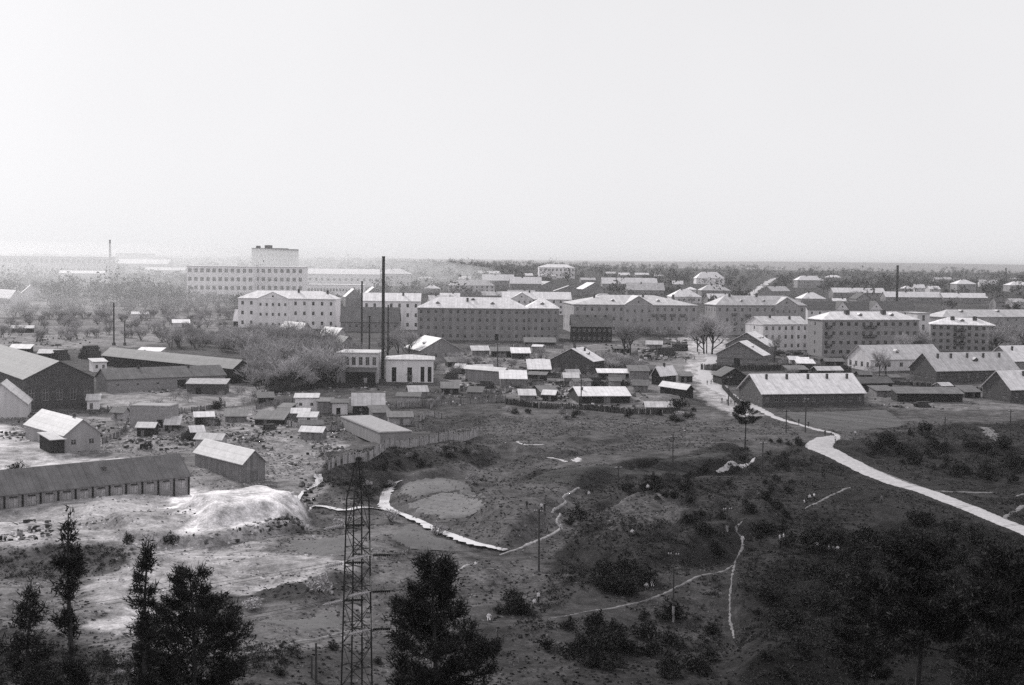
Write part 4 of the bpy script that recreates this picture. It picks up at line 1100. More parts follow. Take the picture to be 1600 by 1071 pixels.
# more sheds crowding the yards
fs = random.Random(44)
for poly, n, where in (([(690, 562), (800, 548), (1010, 560), (1020, 632), (880, 634), (700, 604)], 18, 'middle yards'), ([(400, 622), (520, 655), (640, 640), (690, 615), (640, 668), (560, 690), (430, 690)], 7, 'yards below the annex'),
                       ([(165, 650), (400, 640), (420, 690), (300, 700), (180, 690)], 5, 'junk yard at left'), ([(1220, 566), (1330, 570), (1420, 606), (1530, 615), (1350, 606), (1230, 588)], 6, 'yards of the right barracks')):
    k = t_ = 0
    while k < n and t_ < 400:
        t_ += 1
        px, py = fs.uniform(min(q[0] for q in poly), max(q[0] for q in poly)), fs.uniform(min(q[1] for q in poly), max(q[1] for q in poly))
        if not inpoly(poly, np.array([px]), np.array([py]))[0]: continue
        p = G(px, py); sc = FPX / p.y
        wd, hh = fs.uniform(3, 6.5) * sc, fs.uniform(1.9, 2.5) * sc
        e = G(px + wd, py)
        if not (free(p.x, p.y, 2.5) and free(e.x, e.y, 2.5) and free((p.x + e.x) / 2, p.y + 3, 2.5)): continue
        k += 1
        tz, ta, tb = which(p, poly, 0)
        wn_, wm_ = fs.choice((('dark', M_WOODDARK), ('grey', M_WOODGREY), ('pale', M_WOODPALE)))
        rn_, rm_ = fs.choice((('bright', RW), ('grey', RG), ('dark', RM), ('worn', RM)))
        lab = 'small %s board shed with %s roof, %s %s of the %s' % (wn_, rn_, tb, ta, where)
        building('shed', lab, (px, py), px + wd, fs.uniform(-15, 25), py - hh, py - hh * 1.5, w=fs.uniform(3, 5), roof=fs.choice(('mono', 'gable')), roof_h=fs.uniform(.6, 1.3), wall=wm_, rmat=rm_, cat='shed', group=lab, doors=[('f', fs.uniform(.3, .7), .9, 1.7, M_WOODGREY)])
# smaller far houses that fill the town between the named ones
fh = random.Random(91)
boxes_px = []
for fx, fy, fr, poly in FOOT:
    if fy > 640:
        q = [project((c[0], c[1], float(zt(*c)))) for c in poly]
        boxes_px.append((min(a[0] for a in q), max(a[0] for a in q), min(a[1] for a in q)))
made = 0
for t in range(1600):
    if made >= 88: break
    px = fh.uniform(600, 1600) if made < 70 else fh.uniform(0, 560)
    py = fh.uniform(430, 476) + (px - 800) * .012
    wd = fh.uniform(14, 34) * (py - 395) / 60
    if 1150 < px + wd and px < 1228: continue
    if any(px < b1 + 3 and px + wd > b0 - 3 and abs(py - by) < 13 for b0, b1, by in boxes_px): continue
    boxes_px.append((px, px + wd, py)); made += 1
    hh = fh.uniform(5, 8) * (py - 395) / 60
    kind = fh.choice(('gable', 'gable', 'hip')); dark = fh.random() < .55
    rt = fh.choice(('white', 'grey', 'white', 'dark'))
    where = 'in left haze' if px < 300 else 'in middle distance' if px < 900 else 'left of far street' if px < 1180 else 'in far right gardens'
    building('far_house', 'far house with %s %s roof and %s walls, %s' % (rt, kind if kind == 'hip' else 'ridged', 'dark' if dark else 'pale', where), (px, py), px + wd, fh.uniform(-10, 20), py - hh, py - hh * 1.9, w=fh.uniform(8, 13), roof=kind,
             roof_h=fh.uniform(2.2, 4), wall=DW if dark else P2, rmat={'white': RW, 'grey': RG, 'dark': RD}[rt], win_f=(max(2, int(wd / 6)), 1, 1.2, 1.4), cat='house', group='small far houses, %s %s %s %s' % (rt, kind, dark, where), chim=[(fh.uniform(.2, .8), .45, .45, 1.2)])
building('school', 'white school with tall windows on the horizon', (842, 434), 898, 3, 418, 413, w=22, roof='hip', wall=W, rmat=RW, win_f=(9, 2, 2.0, 3.2), cat='school')

# ------------------------------------------------------------------ stacks and masts
def stack(name, label, base_px, top_y, width_px, material=M_STEEL, taper=0.85, guys=False, brick=False, cap=False):
    p = G(*base_px)
    ht = z_at(base_px[0], top_y, p) - p.z
    r = width_px / 2 * p.y / FPX
    root = tag(empty(name, p), label, 'chimney')
    mb = MB()
    mb.tube([(0, 0, -0.5), (0, 0, ht * 0.5), (0, 0, ht)], [r, r * (1 + taper) / 2, r * taper], 12)
    mb.build('shaft', material, root, smooth=False)
    for k in range(1, 5 if not brick else 3):
        b = MB(); z = ht * k / (5 if not brick else 3); rr = r * (1 + (taper - 1) * z / ht)
        b.tube([(0, 0, z - 0.12), (0, 0, z + 0.12)], rr * 1.12, 12); b.build('band', material, root)
    b = MB(); b.tube([(0, 0, ht - 0.35), (0, 0, ht + 0.05)], r * taper * (1.18 if not cap else 2.6), 12); b.build('rim', material, root)
    if not brick:
        b = MB(); b.box(-r * 1.8, r * 1.8, -r * 1.8, r * 1.8, -0.5, 1.2); b.build('footing', M_BRICK, root)
    if guys:
        for a in (0.5, 2.6, 4.7):
            e = Vector((math.cos(a) * ht * 0.42, math.sin(a) * ht * 0.42, 0))
            e.z = float(zt(p.x + e.x, p.y + e.y)) - p.z
            b = MB(); b.tube([(0, 0, ht * 0.68), e], 0.02, 4); b.build('guy_wire', M_STEEL, root)
    return root
stack('boiler_stack', 'tall dark steel stack rising above the boiler house to the horizon', (598, 598), 401, 5.4, guys=True)
stack('thin_stack', 'thin dark stack left of the tall one, reaching halfway', (565, 560), 440, 3.0)
stack('thin_stack', 'short thin stack with a flared cap near the annex', (577, 560), 494, 2.6, cap=True)
stack('thin_stack', 'thin stack close to the right of the tall one', (606, 562), 477, 2.4)
stack('dark_stack', 'dark stack on the far right rising above the tree line', (1401, 478), 415, 4.2)
stack('brick_chimney', 'pale brick factory chimney fading in the far left haze', (172, 436), 375, 4.6, material=M_GREYWALL, taper=0.6, brick=True)
stack('thin_stack', 'thin pole-like stack in the hazy gardens at the left', (178, 540), 473, 2.6, material=M_RUST)
stack('thin_stack', 'shorter thin stack next to the one in the hazy gardens', (195, 540), 501, 2.0, material=M_RUST)
def water_tower(px, py, top):
    p = G(px, py); ht = z_at(px, top, p) - p.z
    root = tag(empty('water_tower', p), 'boxy dark water tower at the far right edge', 'water tower')
    for sx in (-1, 1):
        for sy in (-1, 1):
            b = MB(); b.box(sx * 4 - .5, sx * 4 + .5, sy * 4 - .5, sy * 4 + .5, -1, ht * .6); b.build('leg', M_BRICK, root)
    b = MB(); b.tube([(0, 0, ht * .6), (0, 0, ht * .92)], 6.0, 10); b.build('tank', M_BRICK, root)
    b = MB(); b.tube([(0, 0, ht * .92), (0, 0, ht)], [6.4, 1.0], 10); b.build('roof', RD, root)
water_tower(1594, 446, 428)
def mast(px, py, top):
    p = G(px, py); ht = z_at(px, top, p) - p.z
    root = tag(empty('lattice_mast', p), 'faint lattice mast above the far right trees', 'mast')
    for sx in (-1, 1):
        for sy in (-1, 1):
            b = MB(); b.bar((sx * 3, sy * 3, -1), (sx * .4, sy * .4, ht), 0.35); b.build('leg', M_STEEL, root)
    n = 7
    for k in range(n):
        z0, z1 = ht * k / n, ht * (k + 1) / n
        w0, w1 = 3 - 2.6 * k / n, 3 - 2.6 * (k + 1) / n
        b = MB(); b.bar((-w0, -w0, z0), (w1, -w1, z1), 0.25); b.bar((w0, -w0, z0), (-w1, -w1, z1), 0.25); b.build('brace', M_STEEL, root)
mast(1571, 447, 419)

# ------------------------------------------------------------------ power pylon
def pylon():
    D = 105.0
    p = AT(556, D)
    d = ray(557, 714)
    ztop = CAM_Z + d.z / d.y * D
    ht = ztop - p.z
    root = tag(empty('power_pylon', p, math.radians(-58)), 'slim lattice power pylon with insulator strings between the two dark pines', 'pylon')
    hb = ht - 3.2                                     # where the body ends and the peak begins
    half = lambda z: 1.05 + (0.62 - 1.05) * min(z / hb, 1) if z <= hb else max(0.62 * (1 - (z - hb) / (ht - hb)), 0.05)
    for sx in (-1, 1):
        for sy in (-1, 1):
            b = MB()
            zs = [-0.6, hb * 0.5, hb, ht]
            b.tube([(sx * half(max(z, 0)), sy * half(max(z, 0)), z) for z in zs], [0.075, 0.07, 0.06, 0.045], 4)
            b.build('leg', M_STEEL, root)
            f = MB(); f.box(sx * 1.05 - .35, sx * 1.05 + .35, sy * 1.05 - .35, sy * 1.05 + .35, -1.2, 0.15); f.build('footing', M_CONCRETE, root)
    levels = [0.0]
    while levels[-1] < hb - 1.0:
        levels.append(levels[-1] + half(levels[-1]) * 1.95)
    levels[-1] = hb
    for i, (z0, z1) in enumerate(zip(levels[:-1], levels[1:])):
        w0, w1 = half(z0), half(z1)
        for k in range(4):
            c = [(-1, -1), (1, -1), (1, 1), (-1, 1)]
            a, bb = c[k], c[(k + 1) % 4]
            if (i + k) % 2: a, bb = bb, a
            b = MB(); b.bar((a[0] * w0, a[1] * w0, z0), (bb[0] * w1, bb[1] * w1, z1), 0.045); b.build('brace', M_STEEL, root)
            if i % 2 == 0:
                b = MB(); b.bar((a[0] * w1, a[1] * w1, z1), (bb[0] * w1, bb[1] * w1, z1), 0.045); b.build('crossbar', M_STEEL, root)
    # cross arms: two to the right of the view, one to the left, with strain insulators along the line
    arms = [(ht - 7.1, 1, 1.5), (ht - 5.6, -1, 1.5), (ht - 9.8, 1, 1.5), (ht - 8.5, -1, 1.5), (ht - 12.6, 1, 1.5), (ht - 11.4, -1, 1.5)]
    for z, s, reach in arms:
        w0 = half(z)
        tip = Vector((s * (w0 + reach), 0, z + 0.12))
        b = MB()
        for sy in (-1, 1):
            b.bar((s * w0, sy * w0, z), tip, 0.08); b.bar((s * w0, sy * w0, z + 0.95), tip, 0.06)
        b.bar((s * (w0 + reach * .5), -w0 * .5, z), (s * (w0 + reach * .5), w0 * .5, z), 0.05)
        b.build('cross_arm', M_STEEL, root)
        for sy in (-1, 1):
            st = MB()
            dirv = Vector((0.35 * s * 0, sy, -0.08)).normalized()
            for k in range(9):
                q = tip + dirv * (0.25 + k * 0.16)
                st.tube([q - dirv * 0.035, q + dirv * 0.035], [0.07, 0.15], 8)
            st.tube([tip, tip + dirv * 1.8], 0.03, 5)
            st.build('insulator_string', M_PORCELAIN if sy < 0 else M_STEEL, root)
            wmb = MB()
            pts = []
            for k in range(13):
                t = k / 12
                e = tip + dirv * 1.8
                pts.append((e.x + sy * 0, e.y + sy * 95 * t, e.z - 4 * 1.6 * t * (1 - t)))
            wmb.tube(pts, 0.012, 4); wmb.build('wire', M_STEEL, root)
pylon()

# ------------------------------------------------------------------ utility poles
def pole(label, px, py, top, width_px=2.2, arm=True, material=M_POLE, white=False, group='thin poles on the meadow', stay=False):
    p = G(px, py)
    ht = z_at(px, top, p) - p.z
    r = max(0.09, width_px / 2 * p.y / FPX)
    root = tag(empty('utility_pole', p), label, 'pole', group)
    root.rotation_euler = (rnd.uniform(-.015, .015), rnd.uniform(-.02, .02), rnd.uniform(-.5, .5))
    b = MB(); b.tube([(0, 0, -0.6), (0, 0, ht)], [r * 1.15, r * 0.8], 7); b.build('post', material, root)
    if arm:
        b = MB(); b.box(-0.8, 0.8, -0.06 - r, 0.06 - r, ht - 0.55, ht - 0.42); b.build('crossarm', material, root)
        for k in (-0.7, -0.35, 0.35, 0.7):
            b = MB(); b.tube([(k, -r, ht - 0.42), (k, -r, ht - 0.3), (k, -r, ht - 0.18)], [0.04, 0.09, 0.05], 6); b.build('insulator', M_PORCELAIN, root)
    if white:
        b = MB(); b.tube([(0, 0, -0.1), (0, 0, ht * 0.22)], r * 1.5, 7); b.build('footing_stub', M_CONCRETE, root)
    if stay:
        b = MB(); b.tube([(0, 0, ht * 0.95), (-4.5, -3, -0.3)], 0.03, 4); b.build('stay_wire', M_STEEL, root)
    return root
pole('tall thin pole on a pale mound below the stream', 842, 893, 795, 3.0)
pole('thin pole at the far edge of the ploughed strip', 1051, 737, 680, 1.8)
pole('thin pole standing left of the young bushes', 966, 766, 728, 1.8)
pole('pole with white insulators beside the sandy wedge', 1190, 748, 690, 2.2)
pole('pole beside the track where walkers stand', 1258, 676, 622, 2.0)
pole('second pole beside the track, left of the walkers', 1228, 676, 640, 1.8)
pole('short pole with pale stub among the dark bushes', 1136, 830, 792, 2.6, white=True)
pole('stayed pole with pale stub at the slanting path', 1052, 972, 862, 2.6, white=True, stay=True)
pole('pole behind the shed row in the middle yards', 777, 580, 536, 1.8)
pole('pole in front of the low white-roofed barn', 908, 632, 592, 1.8)
pole('pole before the small dark gabled shed', 1138, 634, 588, 1.8)
pole('lamp post under the right street tree', 1104, 553, 515, 1.8, arm=False)
pole('pole in the dark field at the right', 1578, 690, 640, 1.8)
pole('pole leaning on the far right slope', 1476, 690, 652, 1.8)
pole('pole at the grey block shed', 243, 664, 632, 1.6, arm=False)
pole('nearer of two stub posts at the bottom left', 494, 1068, 1005, 4.0, arm=False, group='stub posts')
pole('farther of two stub posts at the bottom left', 487, 1060, 1025, 3.0, arm=False, group='stub posts')
pole('dim pole in the dark hollow at the bottom right', 1525, 985, 938, 2.0, arm=False)

# ------------------------------------------------------------------ fences
def fence(label, px, height=1.7, material=M_WOODGREY, gap=0.12, name='plank_fence'):
    P = [G(*q) for q in px]
    root = tag(empty(name, P[0]), label, 'fence')
    o0 = P[0]
    boards = MB()
    dist = 0.0
    for a, b in zip(P[:-1], P[1:]):
        d = Vector((b.x - a.x, b.y - a.y, 0)); L = d.length; d.normalize(); nrm = Vector((-d.y, d.x, 0)) * 0.025
        s = 0.0
        while s < L:
            w = rnd.uniform(0.14, 0.24)
            if rnd.random() > gap:
                q0, q1 = a + d * s, a + d * min(s + w, L)
                z0 = float(zt(q0.x, q0.y)) - 0.1; hh = height * rnd.uniform(0.82, 1.1)
                lean = Vector((rnd.uniform(-.04, .04), rnd.uniform(-.04, .04), 0))
                c = [Vector((q.x, q.y, 0)) - Vector((o0.x, o0.y, o0.z)) for q in (q0, q1)]
                pts = []
                for off in (-1, 1):
                    for cc, z, ln in ((c[0], z0, 0), (c[1], z0, 0), (c[1], z0 + hh, 1), (c[0], z0 + hh, 1)):
                        pts.append(cc + nrm * off + lean * ln + Vector((0, 0, z)))
                n = len(boards.v); boards.v += [tuple(v) for v in pts]
                for f in ((0, 1, 2, 3), (7, 6, 5, 4), (0, 4, 5, 1), (1, 5, 6, 2), (2, 6, 7, 3), (3, 7, 4, 0)):
                    boards.f.append(tuple(n + i for i in f)); boards.m.append(0)
            s += w + rnd.uniform(0.02, 0.06)
        m = max(1, int(L / 3))
        for k in range(m + 1):
            q = a + d * (L * k / m)
            z = float(zt(q.x, q.y))
            pb = MB(); pb.box(-.07, .07, -.07, .07, -0.4, height * 1.08); po = pb.build('post', M_POLE, root); po.location = (q.x - o0.x, q.y - o0.y, z - o0.z)
    bo_ = boards.build('boards', material, root); bo_['kind'] = 'stuff'
    return root
fence('patched plank fence running from the pylon to the cellar', [(512, 736), (575, 722), (640, 700), (700, 688), (748, 682)], 2.2, M_WOODPALE, 0.15)
fence('short fence edge standing above the ditch', [(505, 706), (512, 735)], 1.8, M_WOODPALE, 0.2)
fence('dark fence closing the middle yards towards the meadow', [(790, 632), (840, 638), (905, 640), (960, 645), (1010, 648), (1060, 646)], 1.8, M_WOODDARK, 0.05)
fence('fence with light boards below the boiler house', [(600, 640), (660, 636), (720, 632), (790, 628)], 1.9, M_WOODGREY, 0.3)
fence('dark fence in front of the shed with the blank bright roof', [(826, 590), (880, 591), (930, 590)], 2.2, M_WOODDARK, 0.02)
fence('pale low wall of boards along the street front of the pediment block', [(985, 519), (1040, 519), (1092, 520)], 1.2, M_PLASTER, 0.02)
fence('dark fence around the log houses', [(1095, 578), (1120, 580), (1190, 580), (1240, 578), (1330, 582)], 2.4, M_WOODDARK, 0.03)
fence('light fence below the three-storey block', [(1215, 568), (1260, 568), (1310, 570)], 1.4, M_WOODPALE, 0.05)
fence('rough fence at the middle board sheds', [(655, 660), (668, 650), (690, 655)], 1.6, M_WOODPALE, 0.3)
fence('grey garden fence right of the boiler house', [(690, 602), (720, 612), (760, 616), (800, 612)], 1.4, M_WOODGREY, .2)
fence('pale garden fence running down from the boiler yard', [(700, 606), (690, 622), (672, 640)], 1.4, M_WOODPALE, .25)
fence('dark yard fence behind the lone white-roofed barn', [(868, 602), (930, 604), (985, 603)], 1.6, M_WOODDARK, .1)
fence('fence dividing the middle yards below the dark block', [(700, 552), (760, 545), (830, 543), (880, 545)], 1.6, M_WOODGREY, .08)
fence('dark fence below the thicket and the annex', [(400, 622), (450, 612), (520, 606), (590, 606)], 1.8, M_WOODDARK, .05)
fence('grey fence along the lane of the left yard', [(168, 642), (230, 648), (300, 644), (352, 636)], 1.4, M_WOODGREY, .2)
fence('long fence in front of the right barracks', [(1300, 600), (1340, 600), (1420, 602), (1540, 612)], 1.4, M_WOODDARK, .1)
fence('rough pale fence of the yard below the thicket', [(420, 650), (455, 668), (500, 676), (535, 670)], 1.5, M_WOODPALE, .25)
fence('grey fence between the yard huts and the dug gardens', [(600, 652), (630, 660), (660, 672), (690, 676)], 1.5, M_WOODGREY, .2)
fence('grey fence between the small house and the block shed', [(160, 694), (190, 680), (198, 668)], 1.5, M_WOODGREY, .2)
fence('grey fence left of the lone white-roofed barn', [(800, 604), (840, 612), (880, 616)], 1.5, M_WOODGREY, .1)
fence('yard fence between street and long barrack', [(1128, 606), (1140, 620), (1155, 634)], 1.8, M_WOODDARK, 0.05)
fence('fence along the far edge of the left workshops', [(400, 640), (430, 632), (470, 628)], 1.5, M_WOODGREY, 0.1)

# ------------------------------------------------------------------ yard clutter
def clutter(name, label, boxes, seed):
    """countless bits of timber, stone and scrap, one mesh; boxes: (pixel polygon, how many, size)"""
    r = random.Random(seed)
    V, F, T = [], [], []
    for poly, n, size in boxes:
        w = [G(*q) for q in poly]
        x0, x1 = min(p.x for p in w), max(p.x for p in w); y0, y1 = min(p.y for p in w), max(p.y for p in w)
        k = 0; tries = 0
        n = int(n * 1.7)
        hubs = [(r.uniform(x0, x1), r.uniform(y0, y1), r.uniform(.8, 3.2)) for _ in range(max(4, n // 22))]
        while k < n and tries < n * 10:
            tries += 1
            if r.random() < .72:
                hx, hy, hs = r.choice(hubs); x, y = r.gauss(hx, hs), r.gauss(hy, hs)
            else:
                x, y = r.uniform(x0, x1), r.uniform(y0, y1)
            if not inpoly(w, np.array([x]), np.array([y]))[0] or not free(x, y, 0.5):
                continue
            k += 1
            cl = r.random()
            lx, ly, lz = (r.uniform(1, 4), r.uniform(.1, .3), r.uniform(.05, .2)) if cl < .4 else (r.uniform(.3, 1.3), r.uniform(.3, 1.2), r.uniform(.2, .9))
            lx, ly, lz = lx * size * .75, ly * size * .75, lz * size * .75
            a = r.uniform(0, 6.28); tl = r.uniform(-.25, .25)
            z = float(zt(x, y)) - 0.05
            b = len(V)
            t = r.choice((0.02, 0.04, 0.06, 0.1, 0.16, 0.45)) * r.uniform(.7, 1.3)
            for dz in (0, lz):
                for sx, sy in ((-1, -1), (1, -1), (1, 1), (-1, 1)):
                    px_, py_ = sx * lx / 2 * (r.uniform(.75, 1)), sy * ly / 2 * (r.uniform(.75, 1))
                    V.append((x + px_ * math.cos(a) - py_ * math.sin(a), y + px_ * math.sin(a) + py_ * math.cos(a), z + dz * r.uniform(.7, 1) + px_ * tl * (1 if dz else 1)))
                    T.append(t)
            for f in ((4, 5, 6, 7), (0, 1, 5, 4), (1, 2, 6, 5), (2, 3, 7, 6), (3, 0, 4, 7)):
                F.append([b + i for i in f])
    o = link(bpy.data.objects.new(name, np_mesh(name, V, F, M_CLUTTER, T)))
    tag(o, label, kind='stuff')
M_CLUTTER = mat('scrap_and_timber', 0.1, attr='tone', amount=0.3, scale=2.0)
clutter('rubble', 'scrap timber, stones and junk strewn over the left yards', [
    ([(150, 660), (330, 640), (420, 690), (330, 700), (200, 705), (140, 690)], 420, 1.1),
    ([(380, 650), (520, 650), (540, 700), (470, 740), (400, 700)], 200, 1.0),
    ([(0, 640), (60, 645), (40, 690), (0, 690)], 60, 1.0),
    ([(215, 606), (300, 596), (300, 608), (230, 618)], 160, 0.9),
    ([(0, 530), (140, 525), (150, 550), (0, 552)], 120, 1.2),
    ([(0, 830), (70, 815), (90, 840), (0, 850)], 50, 1.2),
    ([(320, 850), (470, 815), (475, 828), (340, 858)], 90, 0.9),
    ([(470, 745), (505, 760), (490, 790), (455, 785)], 40, 1.3),
    ([(100, 820), (300, 780), (320, 850), (120, 860)], 60, 0.5)], 5)
clutter('rubble', 'firewood, boards and junk strewn over the middle and right yards', [
    ([(690, 560), (800, 545), (860, 560), (840, 625), (720, 610)], 420, 1.5),
    ([(820, 595), (1000, 590), (1020, 640), (880, 640)], 380, 1.3),
    ([(940, 540), (1070, 530), (1080, 560), (960, 575)], 300, 1.6),
    ([(600, 610), (790, 600), (790, 640), (600, 660)], 150, 0.8),
    ([(1200, 545), (1330, 550), (1330, 590), (1210, 580)], 130, 1.0),
    ([(1340, 590), (1410, 600), (1530, 610), (1530, 640), (1360, 640)], 140, 1.0),
    ([(780, 650), (1100, 650), (1100, 690), (780, 690)], 12, 0.6), ([(430, 600), (600, 605), (620, 660), (480, 690), (420, 650)], 260, 1.1)], 6)

def log_stack(label, px, py, length, rows, n, yaw=0.0, radius=0.28):
    p = G(px, py)
    root = tag(empty('log_stack', p, yaw), label, 'log stack')
    lm = None
    for r in range(rows):
        for k in range(n - r):
            if lm is None:
                b = MB(); b.tube([(-length / 2, 0, 0), (length / 2, 0, 0)], radius, 7); lm = b.mesh('log', M_POLE)
            o = bpy.data.objects.new('log', lm); link(o, root)
            o.location = (rnd.uniform(-.5, .5), (k - (n - r) / 2) * radius * 2.02, radius + r * radius * 1.75); o.rotation_euler = (0, 0, rnd.uniform(-.06, .06))
log_stack('dark stack of long logs beside the street', 1040, 556, 7, 6, 9, 0.2, 0.32)
log_stack('second dark log stack just behind the first by the street', 1062, 548, 6, 5, 8, -0.2, 0.32)
log_stack('dark timber stack at the hazy left behind the workshop', 140, 560, 6, 7, 9, 0.9, 0.4)
log_stack('squat timber stack at the hazy left edge of the lane', 94, 562, 5, 6, 8, 0.9, 0.35)
log_stack('small firewood stack beside the white yard hut', 448, 652, 3, 4, 6, 0.3, 0.22)
log_stack('small firewood stack below the plank fence of the left yard', 420, 672, 3, 4, 6, 1.0, 0.22)
log_stack('firewood stack at the grey plank shed of the left yard', 330, 664, 4, 4, 6, 0.2, 0.24)
log_stack('firewood stack right of the boiler house', 705, 592, 4, 5, 6, 0.4, 0.26)
log_stack('firewood stack in the middle yards below the leaning shed', 760, 606, 4, 5, 6, -0.3, 0.26)
log_stack('firewood stack left of the dark gabled house', 838, 604, 4, 5, 6, 0.1, 0.26)
log_stack('firewood stack behind the lone white-roofed barn', 930, 600, 4, 5, 6, 0.5, 0.26)
log_stack('firewood stack before the long low shed of the right barracks', 1440, 636, 4, 4, 6, 0.1, 0.24)
log_stack('firewood stack against the fence below the three-storey block', 1300, 582, 4, 5, 6, 0.0, 0.26)
def tank(label, px, py):
    p = G(px, py); root = tag(empty('storage_tank', p, 0.35), label, 'tank')
    b = MB(); b.tube([(-1.5, 0, 1.15), (-1.3, 0, 1.15), (1.3, 0, 1.15), (1.5, 0, 1.15)], [0.7, 1.0, 1.0, 0.7], 16); b.build('drum', M_RUST, root, smooth=False)
    for x in (-.9, .9):
        b = MB(); b.box(x - .12, x + .12, -.7, .7, -0.3, 0.4); b.build('cradle', M_WOODDARK, root)
    b = MB(); b.tube([(0, 0, 2.1), (0, 0, 2.4)], 0.3, 10); b.build('hatch', M_STEEL, root)
tank('rusty round tank lying in the left yard', 292, 688)
def cart(label, px, py, yaw):
    p = G(px, py); root = tag(empty('handcart', p, yaw), label, 'cart')
    b = MB(); b.box(-1.3, 1.3, -.7, .7, .7, .8); b.box(-1.3, 1.3, -.75, -.7, .7, 1.3); b.box(-1.3, 1.3, .7, .75, .7, 1.3); b.box(-1.35, -1.3, -.75, .75, .7, 1.3); b.build('box', M_WOODDARK, root)
    for sx in (-.8, .8):
        for sy in (-.9, .9):
            b = MB(); b.tube([(sx, sy - .05, .42), (sx, sy + .05, .42)], .45, 12); b.build('wheel', M_STEEL, root)
    b = MB(); b.bar((1.3, 0, .6), (2.9, 0, .3), .06); b.build('shaft', M_POLE, root)
cart('dark handcart standing near the rusty tank', 268, 672, 0.3)
cart('dark handcart in the lane below the small house', 228, 702, 1.2)
cart('dark cart beside the log stacks', 1012, 560, 0.4)
def truck(label, px, py, yaw):
    p = G(px, py); root = tag(empty('truck', p, yaw), label, 'truck')
    b = MB(); b.box(-3, 3, -.45, .45, .6, .85); b.build('chassis', M_STEEL, root)
    b = MB(); b.box(-3.1, .9, -1.1, 1.1, .9, 1.0); b.box(-3.1, .9, -1.1, -1.05, 1.0, 1.6); b.box(-3.1, .9, 1.05, 1.1, 1.0, 1.6); b.box(-3.1, -3.05, -1.05, 1.05, 1.0, 1.6); b.box(.85, .9, -1.05, 1.05, 1.0, 1.6); b.build('cargo_bed', M_WOODDARK, root)
    b = MB(); b.poly([(1.0, -1.0, .85), (2.1, -1.0, .85), (2.0, -1.0, 1.6), (1.9, -.9, 2.15), (1.0, -.9, 2.15)]); b.poly([(1.0, 1.0, .85), (2.1, 1.0, .85), (2.0, 1.0, 1.6), (1.9, .9, 2.15), (1.0, .9, 2.15)][::-1])
    b.quad((1.0, -.9, 2.15), (1.9, -.9, 2.15), (1.9, .9, 2.15), (1.0, .9, 2.15)); b.quad((1.0, -1, .85), (1.0, -.9, 2.15), (1.0, .9, 2.15), (1.0, 1, .85)); b.quad((2.0, -1, 1.6), (2.1, -1, .85), (2.1, 1, .85), (2.0, 1, 1.6)); b.build('cab', M_CLOTHGREY, root)
    b = MB(); b.quad((2.005, -.9, 1.6), (2.005, .9, 1.6), (1.91, .8, 2.1), (1.91, -.8, 2.1)); b.build('windscreen', M_GLASS, root)
    b = MB(); b.box(2.1, 3.2, -.5, .5, .8, 1.45); b.build('bonnet', M_CLOTHGREY, root)
    for sy in (-1, 1):
        b = MB(); b.tube([(2.7, sy * .6, 1.15), (2.7 + .2, sy * .6, 1.15)], .14, 8); b.build('headlight', M_PORCELAIN, root)
        for x in (2.6, -1.9):
            b = MB(); b.tube([(x, sy * .95 - .14, .48), (x, sy * .95 + .14, .48)], .48, 12); b.build('wheel', M_STEEL, root)
truck('dark truck parked before the three-storey block', 1222, 556, 0.2)
truck('pale-bonneted truck parked beside the dark one', 1250, 557, 0.25)

# ------------------------------------------------------------------ vegetation
def leaf_cloud(lobes, n, size, seed, flat=0.6):
    """n small triangles spread through the lobes (cx, cy, cz, rx, ry, rz)"""
    g = np.random.default_rng(seed)
    lobes = np.array(lobes, float)
    wgt = (lobes[:, 3] * lobes[:, 4] * lobes[:, 5]) ** 0.8
    k = g.choice(len(lobes), n, p=wgt / wgt.sum())
    d = g.normal(size=(n, 3)); d /= np.linalg.norm(d, axis=1)[:, None]
    rad = g.random(n) ** 0.45
    c = lobes[k, :3] + d * rad[:, None] * lobes[k, 3:]
    a = g.normal(size=(n, 3)); a /= np.linalg.norm(a, axis=1)[:, None]
    b = np.cross(a, g.normal(size=(n, 3))); b /= np.linalg.norm(b, axis=1)[:, None]
    s = size * g.uniform(0.6, 1.4, n)[:, None]
    v = np.stack([c - a * s, c + b * s * flat, c + a * s], 1).reshape(-1, 3)
    f = np.arange(n * 3).reshape(-1, 3)
    return v, f
def needle_clumps(centres, dirs, size, per, seed, width=0.10):
    g = np.random.default_rng(seed)
    c = np.repeat(np.array(centres), per, 0); dd = np.repeat(np.array(dirs), per, 0)
    n = len(c)
    d = g.normal(size=(n, 3)) * 0.75 + dd * 0.6 + np.array([0, 0, 0.25]); d /= np.linalg.norm(d, axis=1)[:, None]
    s = np.cross(d, g.normal(size=(n, 3))); s /= np.linalg.norm(s, axis=1)[:, None]
    L = size * g.uniform(0.5, 1.15, n)[:, None]
    c = c + g.normal(size=(n, 3)) * size * 0.35
    v = np.stack([c - s * L * width, c + d * L, c + s * L * width], 1).reshape(-1, 3)
    return v, np.arange(n * 3).reshape(-1, 3)

